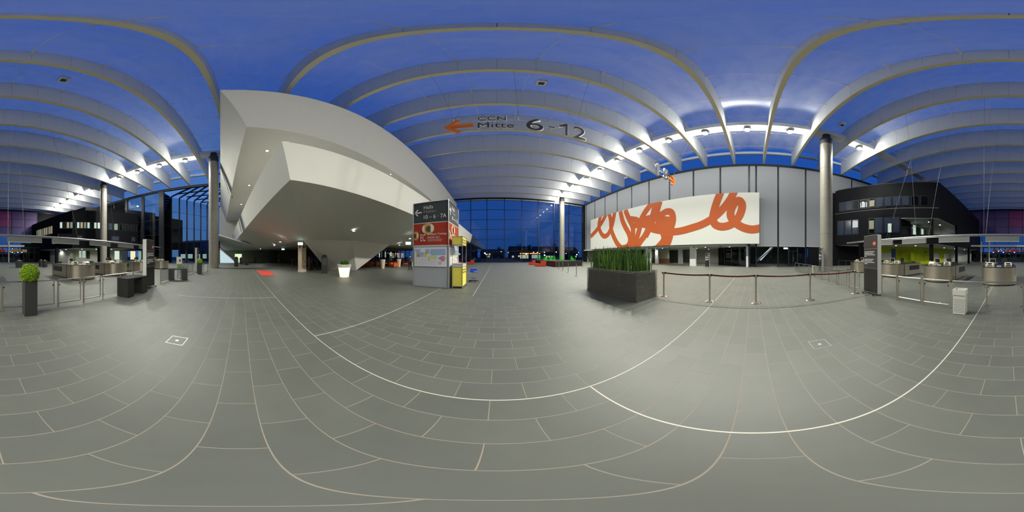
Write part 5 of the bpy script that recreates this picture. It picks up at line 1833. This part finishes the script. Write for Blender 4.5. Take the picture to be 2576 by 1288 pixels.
# ---------------------------------------------------------------- slab tables
def slab_table(x, y, w_, d, rz, lab):
    t = thing('slab_table', lab, 'table', (x, y), rz)
    MB().box(-w_, w_, -d, d, .70, .745).obj('tabletop', 'counter_top', t)
    MB().box(-w_, -w_ + .38, -d, d, 0.01, .70).obj('side_cabinet', 'black_board', t)
    MB().box(w_ - .38, w_, -d, d, 0.01, .70).obj('side_cabinet', 'black_board', t)
    return t
slab_table(-5.3, -4.13, .66, .27, 0, 'black slab-sided table beside the stop stele on the glazed side')
slab_table(-10.15, -4.15, .62, .36, radians(118), 'black slab-sided table behind the single barrier gate')

# ---------------------------------------------------------------- litter bins
def bin_(x, y, lab, s=1.0):
    t = thing('litter_bin', lab, 'litter bin', (x, y))
    w_, d, h = .175 * s, .15 * s, .7
    MB().box(-w_ + .012, w_ - .012, -d + .012, d - .012, 0.01, h - .17).obj('body', 'bin_cream', t)
    mb = MB()
    for (x0, x1, y0, y1) in ((-w_, w_, -d, -d + .02), (-w_, w_, d - .02, d), (-w_, -w_ + .02, -d + .02, d - .02), (w_ - .02, w_, -d + .02, d - .02)):
        mb.box(x0, x1, y0, y1, h - .15, h)
    mb.obj('collar', 'bin_cream', t)
    MB().box(-w_ + .02, w_ - .02, -d + .02, d - .02, h - .13, h - .1).obj('inner_liner', 'light_grey_side', t)
    for i in range(9):
        for j in range(9):
            xx, zz = -w_ + .045 + i * (2 * w_ - .09) / 8, .07 + j * .045
            MB().box(xx - .009, xx + .009, d - .013, d - .008, zz - .009, zz + .009).obj('perforation', 'grey_print', t) if s == 1.0 else None
    MB().bar((-.06, .0, h - .08), (.02, .03, h - .09), .02, .012).obj('litter_paper', 'black_plastic', t)
bin_(1.29, -4.2, 'white perforated plastic litter bin standing before the glass barrier')
bin_(-16.6, -3.6, 'white litter bin standing near the round column', 1.01)
bin_(14.2, -5.6, 'small litter bin near the stele by the concrete column', 1.02)

# ---------------------------------------------------------------- steel security counters
def counter(cx, yf, lab, detail=True):
    t = thing('security_counter', lab, 'counter', (cx, yf), group='round-ended steel counters')
    w_, L = .98, 3.7
    n = 28
    pts = [(w_ * cos(pi * i / n), -w_ * .62 + w_ * .62 * sin(pi * i / n)) for i in range(n + 1)]
    pts = pts + [(-w_, -L), (w_, -L)]
    inner = [(x * .93, y * .97 - .03) for x, y in pts]
    MB().prism(inner, 0, .07).obj('plinth', 'black_plastic', t)
    body = MB().prism(pts, .07, .97).obj('cladding', 'steel_brushed', t, smooth=True)
    MB().prism([(x * .985, y * .985 - .03) for x, y in pts], .97, 1.0).obj('worktop', 'counter_top', t)
    for s in (-1, 1):
        MB().box(s * w_ - .01, s * w_ + .01, -L + .3, -1.9, .45, .82).obj('side_niche', 'black_board', t)
        MB().box(s * w_ - .012, s * w_ + .012, -1.25, -1.2, .07, .97).obj('panel_seam', 'black_board', t)
    return t
def register(x, y, rz, lab):
    t = thing('ticket_printer', lab, 'ticket printer', (x, y, 1.0), rz, 'ticket printers on the counters')
    pts = [(-.17, 0), (.17, 0), (.17, .09), (.05, .2), (-.17, .22)]
    vs = [(-.2, a, b) for a, b in pts] + [(.2, a, b) for a, b in pts]
    k_ = len(pts)
    MB().add(vs, [tuple(range(k_)), tuple(reversed(range(k_, 2 * k_)))] + [(i, k_ + i, k_ + (i + 1) % k_, (i + 1) % k_) for i in range(k_)]).obj('case', 'machine_cream', t)
    MB().box(-.14, .14, .172, .178, .03, .075).obj('paper_slot', 'machine_dark', t)
    MB().slab([(-.12, .155, .105), (.12, .155, .105), (.12, .07, .186), (-.12, .07, .186)], .01).obj('key_panel', 'machine_dark', t)
    MB().box(-.15, .15, -.1, .0, .215, .24).obj('lid', 'machine_cream', t)
def monitor(x, y, rz, lab, cream=False):
    t = thing('monitor', lab, 'monitor', (x, y, 1.0), rz, 'monitors on the counters')
    mm = 'machine_cream' if cream else 'machine_dark'
    MB().box(-.1, .1, -.08, .08, 0, .015).obj('base', mm, t)
    MB().box(-.025, .025, -.02, .02, .015, .16).obj('neck', mm, t)
    MB().box(-.19, .19, -.02, .03, .13, .44).obj('case', mm, t)
    MB().box(-.165, .165, .03, .035, .155, .415).obj('screen', 'machine_dark', t)
def card_reader(x, y, lab):
    t = thing('card_reader', lab, 'card reader', (x, y, 1.0), 0, 'card readers on the counters')
    MB().box(-.05, .05, -.06, .06, 0, .26).obj('case', 'machine_cream', t)
    MB().box(-.03, .03, .06, .065, .1, .2).obj('display', 'machine_dark', t)
CX = [(0.55, -8.5, 'steel counter with curved front standing alone in the middle of the row', 'the middle counter'), (4.35, -8.75, 'steel counter with curved front behind the litter bin', 'the counter behind the litter bin'),
      (8.5, -8.85, 'steel counter with curved front behind the belt-side stele', 'the counter behind the belt-side stele'), (12.9, -9.1, 'steel counter with curved front nearest the lime green wall', 'the counter nearest the lime wall'),
      (-6.4, -8.7, 'steel counter with curved front across the aisle from the box ball', 'the counter across the aisle'), (-10.0, -8.8, 'steel counter with curved front behind the black table', 'the counter behind the black table'),
      (-14.0, -8.8, 'steel counter with curved front behind the glazed-side stele', 'the counter behind the glazed-side stele'), (-18.2, -8.8, 'steel counter with curved front nearest the round column', 'the counter nearest the round column')]
for i, (x, y, lab, where) in enumerate(CX):
    counter(x, y, lab)
    register(x - .5, y - .95, 0.1, 'cream ticket printer on one end of ' + where)
    register(x + .52, y - .85, -.15, 'cream ticket printer with angled keys on ' + where)
    monitor(x + .45, y - 1.5, .2, 'cream framed monitor on ' + where, True)
    if i != 4:
        monitor(x - .25, y - 1.9, -.2, 'black flat monitor further back on ' + where)
    card_reader(x + .8, y - 1.1, 'upright cream card reader on ' + where)
    t = thing('paper_stack', 'small white stack of papers lying on ' + where, 'papers', (x + .02, y - .85, 1.0), .2)
    MB().box(-.12, .12, -.09, .09, 0, .03).obj('sheets', 'white_print', t)
    MB().box(-.1, .12, -.1, .07, .03, .034).obj('top_sheet', 'map_paper', t)
    ch = thing('office_chair', 'black swivel chair tucked behind ' + where, 'chair', (x + .1, y - 4.3), pi)
    MB().box(-.23, .23, -.22, .22, .44, .52).obj('seat', 'black_plastic', ch)
    MB().box(-.22, .22, -.24, -.19, .6, 1.1).obj('backrest', 'black_plastic', ch)
    MB().box(-.03, .03, -.22, -.18, .5, .65).obj('back_post', 'black_plastic', ch)
    MB().tube((0, 0, .06), (0, 0, .44), .03, 8).obj('column', 'steel', ch)
    for q in range(5):
        a = 2 * pi * q / 5
        MB().bar((0, 0, .07), (.28 * cos(a), .28 * sin(a), .04), .04, .03).obj('leg', 'black_plastic', ch)

# gantry tube with blank sign boxes over the counters
def gan_y(x):
    return -10.5 + .0733 * x
g = thing('sign_gantry', 'long slim steel tube hung on wires above the security counters', 'gantry', (-3.5, gan_y(-3.5), 2.98))
MB().tube((-22.5, gan_y(-22.5), 2.98), (14.5, gan_y(14.5), 2.98), .055, 14).obj('tube', 'aluminium', g, world=True, smooth=True)
MB().tube((-22.5, gan_y(-22.5), 2.9), (14.5, gan_y(14.5), 2.9), .02, 8).obj('lower_tube', 'aluminium', g, world=True)
for px in (20, 62, 196, 290, 352, 2305, 2336, 2475, 2480, 2235, 2229):
    q = on_line(px, (-22.5, gan_y(-22.5)), (14.5, gan_y(14.5)))
    yy = min(RIBS, key=lambda r: abs(r - (q[1] + random.choice((-4, 2)))))
    MB().tube((q[0], q[1], 3.0), (q[0] + random.uniform(-1.2, 1.2), yy, ZE + .02), .009, 5).obj('wire', 'wire_steel', g, world=True)
for (px0, px1, lab) in ((2217, 2246, 'next to the belt-side stele'), (2270, 2330, 'over the counter behind the litter bin'), (2362, 2439, 'over the aisle between two counters'), (2479, 2564, 'over the middle counter'),
                        (19, 105, 'over the wide empty aisle'), (131, 198, 'over the counter across the aisle'), (226, 277, 'over the counter behind the black table'), (297, 335, 'beside the glazed-side stele'), (350, 372, 'behind the glazed-side stele')):
    a = Vector(on_line(px0, (-22.5, gan_y(-22.5)), (14.5, gan_y(14.5))))
    b = Vector(on_line(px1, (-22.5, gan_y(-22.5)), (14.5, gan_y(14.5))))
    t = thing('sign_box', 'blank grey sign box hanging from the gantry tube ' + lab, 'sign', ((a.x + b.x) / 2, (a.y + b.y) / 2, 2.52), atan2(a.y - b.y, a.x - b.x) if a.x > b.x else atan2(b.y - a.y, b.x - a.x))
    w_ = (a - b).length / 2
    MB().box(-w_, w_, -.06, .06, 0, .34).obj('box', 'sign_box_grey', t)
    MB().box(-w_, w_, .06, .065, 0, .03).obj('lower_strip', 'light_grey_side', t)
    for s in (-.7, .7):
        MB().box(s * w_ - .015, s * w_ + .015, -.015, .015, .34, .36).obj('hanger', 'aluminium', t)

# tall dark cabinets in the aisle beyond
for (px0, px1, py, lab) in ((40, 56, 673, 'dark cabinet block with papers on top in the open aisle'), (99, 107, 670, 'slim dark cabinet beside its twin near the lit office block'), (108, 117, 672, 'dark cabinet beside its twin near the lit office block')):
    (xa, ya), (xb, yb) = floor_at(px0, py), floor_at(px1, py)
    t = thing('aisle_cabinet', lab, 'cabinet', ((xa + xb) / 2, (ya + yb) / 2))
    w_ = abs(xa - xb) / 2
    MB().box(-w_, w_, -.4, .4, 0.02, .97).obj('body', 'black_board', t)
    MB().box(-w_ + .02, w_ - .02, .4, .415, .06, .93).obj('door', 'charcoal_panel', t)
    MB().box(-w_ * .5, w_ * .3, -.2, .1, .97, 1.03).obj('paper_tray', 'white_print', t)

# poster stand near the second table
(xa, ya) = floor_at(451, 676)
t = thing('poster_stand', 'white and lime poster stand behind the glass barrier near the second black table', 'poster stand', (xa, ya), radians(-60))
MB().box(-.35, .35, -.02, .02, .25, 1.5).obj('poster', 'white_print', t)
MB().box(-.33, .33, .02, .024, .27, .6).obj('lime_stripe', 'poster_green', t)
MB().box(-.2, .05, .02, .024, .9, 1.15).obj('print_patch', 'banner_red', t)
MB().box(-.3, .3, -.2, .2, 0, .03).box(-.03, .03, -.03, .03, .03, .25).obj('stand', 'aluminium', t)

# ---------------------------------------------------------------- things around the white building
t = thing('red_carpet', 'flat red carpet runner on the floor before the white building', 'carpet', (-15.25, 2.28))
MB().add([(-2.3, -.62, 0), (2.25, -.58, 0), (2.25, .5, 0), (-2.2, .72, 0), (-2.3, -.62, .012), (2.25, -.58, .012), (2.25, .5, .012), (-2.2, .72, .012)], [(3, 2, 1, 0), (4, 5, 6, 7), (0, 1, 5, 4), (1, 2, 6, 5), (2, 3, 7, 6), (3, 0, 4, 7)]).obj('pile', 'carpet_red', t)
MB().box(2.25, 2.29, -.58, .5, 0, .014).obj('edge_strip', 'black_plastic', t)
t = thing('poster_column', 'cream square poster column with dark red flower print under the white building', 'advertising column', (-15.35, 6.05), radians(20))
MB().box(-.29, .29, -.29, .29, .18, 2.78).obj('body', 'poster_cream', t)
MB().box(-.31, .31, -.31, .31, 0, .18).obj('base', 'light_grey_side', t)
for fx in (0, 1):
    for i in range(9):
        a = random.uniform(0, 2 * pi)
        r = random.uniform(0, .17)
        u_, z_ = r * cos(a), 2.5 + r * sin(a)
        if fx:
            MB().lathe([(.0, 0), (.06, .001), (.055, .004)], 8).obj('flower_print', 'maroon_print', t)
        else:
            MB().lathe([(.0, 0), (.07, .001), (.06, .004)], 8).obj('flower_print', 'banner_red' if i % 2 else 'maroon_print', t)
        o = bpy.data.objects[max((c_.name for c_ in t.children if c_.name.startswith('flower_print') and not c_.get('placed')), key=lambda s: s)]
        o['placed'] = 1
        if fx:
            o.rotation_euler = (pi / 2, 0, 0)
            o.location = (u_, -.292, z_)
        else:
            o.rotation_euler = (0, pi / 2, 0)
            o.location = (.292, u_, z_)
MB().box(-.295, .295, -.295, .295, 2.12, 2.14).obj('band', 'wood_brown', t)
for (y_, z_) in ((-.15, 1.35), (.12, 1.05), (.0, .55)):
    MB().box(.29, .296, y_ - .04, y_ + .04, z_ - .06, z_ + .06).obj('print_patch', 'maroon_print', t)
def round_stele(x, y, h, w_, lab, rz=0.0):
    t = thing('round_top_stele', lab, 'sign', (x, y), rz)
    n = 14
    prof = [(-w_, 0.02), (w_, .02)] + [(w_ * cos(pi * i / n), h - w_ + w_ * sin(pi * i / n)) for i in range(n + 1)]
    k_ = len(prof)
    MB().add([(.12, a, b) for a, b in prof] + [(-.12, a, b) for a, b in prof], [tuple(range(k_)), tuple(reversed(range(k_, 2 * k_)))] + [(i, k_ + i, k_ + (i + 1) % k_, (i + 1) % k_) for i in range(k_)]).obj('slab', 'black_board', t)
    MB().box(-.16, .16, -w_ - .03, w_ + .03, 0, .03).obj('foot_plate', 'charcoal_panel', t)
    MB().box(.12, .124, -w_ * .7, w_ * .7, h * .45, h * .8).obj('notice', 'charcoal_panel', t)
round_stele(-12.9, 7.25, 1.72, .27, 'dark round-topped stele next to the white leaning foot', radians(-25))
for (px, py, h, lab) in ((594.5, 671, 1.5, 'dark round-topped stele in front of the glowing escalator'), (606.5, 665, 1.35, 'slim dark stele by the escalator flank'), (620.5, 667, 1.25, 'dark round-topped stele before the bright doorway'), (642, 659, 1.2, 'dark round-topped stele at the olive rear wall'), (728.5, 662.5, 1.25, 'dark round-topped stele by the rear railing')):
    (xa, ya) = floor_at(px, py)
    if xa < -39.5:
        f_ = 39.3 / -xa
        xa, ya = xa * f_, ya * f_
    round_stele(xa, ya, h, .3 if h > 1.3 else .33, lab)
# back wall display boards
for (px0, px1, mm, lab) in ((678, 683, 'poster_blue', 'blue display board at the olive rear wall'), (697, 703, 'poster_green', 'rainbow coloured display board at the olive rear wall')):
    a, b = on_line(px0, (-39.6, -10), (-39.6, 20)), on_line(px1, (-39.6, -10), (-39.6, 20))
    t = thing('display_board', lab, 'display board', (-39.3, (a[1] + b[1]) / 2))
    w_ = abs(b[1] - a[1]) / 2
    MB().box(-.03, .03, -w_, w_, .08, 2.0).obj('board', mm, t)
    for q, m3 in enumerate(('map_yellow', 'banner_red', 'poster_blue')):
        if mm == 'poster_green':
            MB().lathe([(.0, 0), (.75 - .2 * q, .001), (.74 - .2 * q, .003)], 20).obj('ring_print', m3, t)
            o = [c_ for c_ in t.children if c_.name.startswith('ring_print') and c_.rotation_euler.y == 0][0]
            o.scale = (1, w_ / .8, 1)
            o.rotation_euler = (0, pi / 2, 0)
            o.location = (.031 + .004 * q, 0, 1.0)
    MB().box(-.2, .2, -w_, w_, 0, .08).obj('foot', 'black_plastic', t)
t = thing('dark_portal', 'black free-standing portal frame at the olive rear wall', 'portal', (-39.8, on_line(690, (-39.8, -10), (-39.8, 20))[1]))
MB().box(-.25, .1, -.95, -.5, 0, 2.5).obj('upright', 'black_board', t)
MB().box(-.25, .1, .5, .95, 0, 2.5).obj('upright', 'black_board', t)
MB().box(-.25, .1, -1.0, 1.0, 2.5, 2.7).obj('lintel', 'black_board', t)
MB().box(-.1, .1, -.25, .25, 0, 1.3).obj('plinth_box', 'wood_brown', t)
# rails and standing tables left of the foot
for (px0, px1, py, lab) in ((733, 751, 670, 'dark railing behind the cream poster column'), (768, 799, 677, 'dark standing-height railing between poster column and leaning foot')):
    (xa, ya), (xb, yb) = floor_at(px0, py), floor_at(px1, py)
    t = thing('dark_railing', lab, 'railing', ((xa + xb) / 2, (ya + yb) / 2), atan2(yb - ya, xb - xa))
    L = sqrt((xa - xb) ** 2 + (ya - yb) ** 2) / 2
    MB().box(-L, L, -.04, .04, 1.02, 1.1).obj('top_rail', 'black_board', t)
    MB().box(-L, L, -.02, .02, .55, .6).obj('middle_rail', 'black_board', t)
    for s in (-1, 0, 1):
        MB().box(s * (L - .06) - .05, s * (L - .06) + .05, -.05, .05, 0, 1.02).obj('post', 'wood_brown' if s < 0 else 'black_board', t)
for (px, py, h, lab) in ((774, 672, 2.1, 'brown tall stele behind the standing-height railing'), (781, 679.5, 1.5, 'grey slim bin under the white building'), (796, 671, 1.9, 'dark brown tall stele near the leaning foot')):
    (xa, ya) = floor_at(px, py)
    t = thing('tall_stele', lab, 'sign', (xa, ya), radians(25))
    MB().box(-.12, .12, -.28, .28, .03, h).obj('slab', 'grey_print' if px == 785 else 'dark_wood', t)
    MB().box(-.16, .16, -.32, .32, 0, .03).obj('foot_plate', 'charcoal_panel', t)
    MB().box(.12, .124, -.2, .2, h * .5, h * .85).obj('notice', 'poster_blue' if px != 785 else 'light_grey_side', t)

# lounge chairs and pots behind the foot
def armchair(px, py, rz, lab):
    (xa, ya) = floor_at(px, py)
    t = thing('armchair', lab, 'armchair', (xa, ya), rz, 'orange armchairs in the lounge')
    MB().box(-.38, .38, -.38, .38, .16, .43).obj('seat', 'orange_leather', t)
    MB().box(-.38, .38, -.46, -.32, .16, .82).obj('backrest', 'orange_leather', t)
    for s in (-1, 1):
        MB().box(s * .42 - .07, s * .42 + .07, -.44, .38, .1, .64).obj('armrest', 'orange_leather', t)
        for e_ in (-.36, .3):
            MB().tube((s * .4, e_, 0), (s * .4, e_, .12), .02, 8).obj('leg', 'steel', t)
for (px, py, rz, lab) in ((923, 670, .5, 'orange leather armchair furthest behind the leaning foot'), (938, 667.3, 2.2, 'orange leather armchair facing its neighbour behind the leaning foot'), (952, 669.5, -.6, 'orange leather armchair right behind the first cream pot'),
                          (979, 669.5, 2.8, 'orange leather armchair between the two cream pots'), (991, 672.3, 2.9, 'orange leather armchair next to the second cream pot'), (1018, 667, -2.2, 'orange leather armchair beside the standing person'), (970, 666.3, .3, 'orange leather armchair in the rear lounge row')):
    armchair(px, py, rz, lab)
for (px, py, lab) in ((962.5, 675.5, 'tall cream tapered pot nearest the leaning foot'), (1003.5, 671.2, 'tall cream tapered pot midway along the lounge chairs'), (982, 667, 'tall cream tapered pot in the rear of the lounge'), (1037, 670, 'tall cream tapered pot behind the standing person')):
    (xa, ya) = floor_at(px, py)
    t = thing('tapered_pot', lab, 'plant pot', (xa, ya))
    MB().lathe([(.0, 0), (.21, 0), (.36, 1.16), (.32, 1.17), (.3, 1.08), (.0, 1.08)], 28).obj('pot', 'pot_cream', t, smooth=True)
    MB().lathe([(.0, 1.075), (.3, 1.085), (.0, 1.1)], 20).obj('soil', 'planter_inner', t)
for (px, py) in ((948, 672), (968, 673.5), (935, 670.5)):
    (xa, ya) = floor_at(px, py)
    t = thing('side_table', 'small round side table with steel column among the orange armchairs', 'table', (xa, ya), group='side tables in the lounge')
    MB().lathe([(.0, .58), (.3, .58), (.3, .6), (.0, .605)], 24).obj('tabletop', 'light_grey_side', t)
    MB().tube((0, 0, .02), (0, 0, .58), .025, 8).obj('column', 'steel', t)
    MB().lathe([(.2, 0), (.2, .02), (.03, .03)], 20).obj('foot', 'steel', t)

# ---------------------------------------------------------------- standing person
(xa, ya) = floor_at(1032, 680)
person = thing('person', 'person in dark jacket and navy trousers standing near the lounge, seen from behind', 'person', (xa, ya), radians(35))
def skin_part(name, m_, verts, eds, radii, par, sub=2):
    me = bpy.data.meshes.new(name)
    me.from_pydata(verts, eds, [])
    o = bpy.data.objects.new(name, me)
    COL.objects.link(o)
    sk = o.modifiers.new('skin', 'SKIN')
    sk.use_smooth_shade = True
    ss = o.modifiers.new('sub', 'SUBSURF')
    ss.levels = ss.render_levels = sub
    for i, v in enumerate(me.skin_vertices[0].data):
        r = radii[i]
        v.radius = r if isinstance(r, tuple) else (r, r)
        v.use_root = (i == 0)
    dg = bpy.context.evaluated_depsgraph_get()
    nm_ = bpy.data.meshes.new_from_object(o.evaluated_get(dg))
    bpy.data.objects.remove(o)
    return mesh_obj(name, nm_, m_, par)
# one continuous body
bv = [(0, 0, .98), (0, 0, 1.12), (0, -.01, 1.3), (0, 0, 1.44), (0, .01, 1.52), (0, .02, 1.60), (0, .03, 1.68), (0, .02, 1.73),
      (.1, 0, .92), (.11, .02, .5), (.13, -.02, .09), (.135, .08, .035), (.14, .15, .03),
      (-.1, 0, .92), (-.12, .0, .5), (-.15, -.03, .09), (-.16, .06, .035), (-.17, .13, .03),
      (.2, 0, 1.42), (.25, -.03, 1.15), (.23, .12, .95), (.22, .18, .88),
      (-.2, 0, 1.42), (-.26, -.03, 1.15), (-.24, .1, .93), (-.23, .15, .86)]
be = [(0, 1), (1, 2), (2, 3), (3, 4), (4, 5), (5, 6), (6, 7), (0, 8), (8, 9), (9, 10), (10, 11), (11, 12), (0, 13), (13, 14), (14, 15), (15, 16), (16, 17), (3, 18), (18, 19), (19, 20), (20, 21), (3, 22), (22, 23), (23, 24), (24, 25)]
br_ = [(.15, .11), (.15, .11), (.17, .12), (.14, .09), .055, (.072, .085), (.08, .1), .05, .095, .065, .045, (.04, .035), (.035, .025), .095, .065, .045, (.04, .035), (.035, .025), .065, .05, .038, .032, .065, .05, .038, .032]
body = skin_part('body', 'skin', bv, be, br_, person)
body.data.materials.append(MATS['trouser_navy'])
body.data.materials.append(MATS['jacket_grey'])
body.data.materials.append(MATS['black_plastic'])
for p in body.data.polygons:
    z = p.center.z
    if z < .075:
        p.material_index = 3
    elif z < .97 and abs(p.center.x) < .215 and not (abs(p.center.x) > .19 and z > .8):
        p.material_index = 1
    elif z < 1.5 and not (abs(p.center.x) > .19 and z < .92):
        p.material_index = 2
hd = MB().lathe([(.001, -.02)] + [(.098 * sin(pi * i / 10), .1 - .115 * cos(pi * i / 10)) for i in range(1, 10)] + [(.001, .215)], 16, (0, .005, 1.585)).obj('hair', 'hair_brown', person, smooth=True)
hd.scale = (1, 1, 1)
for v in hd.data.vertices:
    if v.co.y > .03 and v.co.z < 1.73:
        v.co.y = .03 + (v.co.y - .03) * .15
for s in (-1, 1):
    for i in range(5):
        L = (.075, .085, .08, .065, .05)[i]
        bx = s * .225 + (i - 2) * .015
        y0 = .19 if s > 0 else .16
        z0 = .87 if s > 0 else .85
        if i == 4:
            bx, y0 = s * .225 - s * .035, y0 + .01
        MB().tube((bx, y0, z0), (bx, y0 + .015, z0 - L * .6), .009, 6).tube((bx, y0 + .015, z0 - L * .6), (bx, y0 + .005, z0 - L), .008, 6, .006).obj('finger', 'skin', person)


# ---------------------------------------------------------------- small pieces belong to the part they sit on
SITS_ON = {'lettering': ('front_panel', 'stop_badge', 'cloth', 'strap', 'header', 'body', 'direction_cover', 'poster_cover', 'lime_wall'), 'print_line': ('front_panel',), 'stop_badge': ('front_panel',),
           'caster': ('foot_bar', 'leg'), 'pane_clip': ('glass_pane',), 'foot_disc': ('post',), 'screen': ('case',), 'paper_slot': ('case',), 'key_panel': ('case',), 'display': ('case',),
           'pour_joint': ('shaft',), 'belt_clip': ('belt_head',), 'map_zone': ('map_board',), 'drop_print': ('poster_cover', 'cloth'), 'arrow': ('direction_cover',), 'letter_face': ('letter_edge',),
           'perforation': ('body',), 'notice': ('slab',), 'flower_print': ('body',), 'ring_print': ('board',), 'door_handle': ('door_leaf',), 'door_frame': ('door_leaf',), 'side_niche': ('cladding',), 'panel_seam': ('cladding',),
           'top_sheet': ('sheets',), 'lid': ('case',), 'grille': ('box',),  'lower_strip': ('box',), 'hem': ('blind_panel',), 'roof_edge': ('upper_body',), 'bracket': ('board',)}
bpy.context.view_layer.update()
def centre(o):
    c_ = Vector((0, 0, 0))
    for q in o.bound_box:
        c_ += Vector(q)
    return o.matrix_basis @ (c_ / 8)
for root in [o for o in COL.objects if o.parent is None]:
    kids = [o for o in root.children if o.type == 'MESH']
    if len(kids) < 2:
        continue
    base = {o: o.name.split('.')[0] for o in kids}
    cen = {o: centre(o) for o in kids}
    left = len(kids)
    for o in kids:
        hosts = SITS_ON.get(base[o])
        if not hosts or o.children or left <= 2:
            continue
        near = [h for h in kids if base[h] in hosts and h is not o and h.parent is root and base[h] not in ('stop_badge',)]
        if near:
            h = min(near, key=lambda q: (cen[q] - cen[o]).length)
            o.parent = h
            left -= 1
            o.matrix_parent_inverse = h.matrix_basis.inverted()
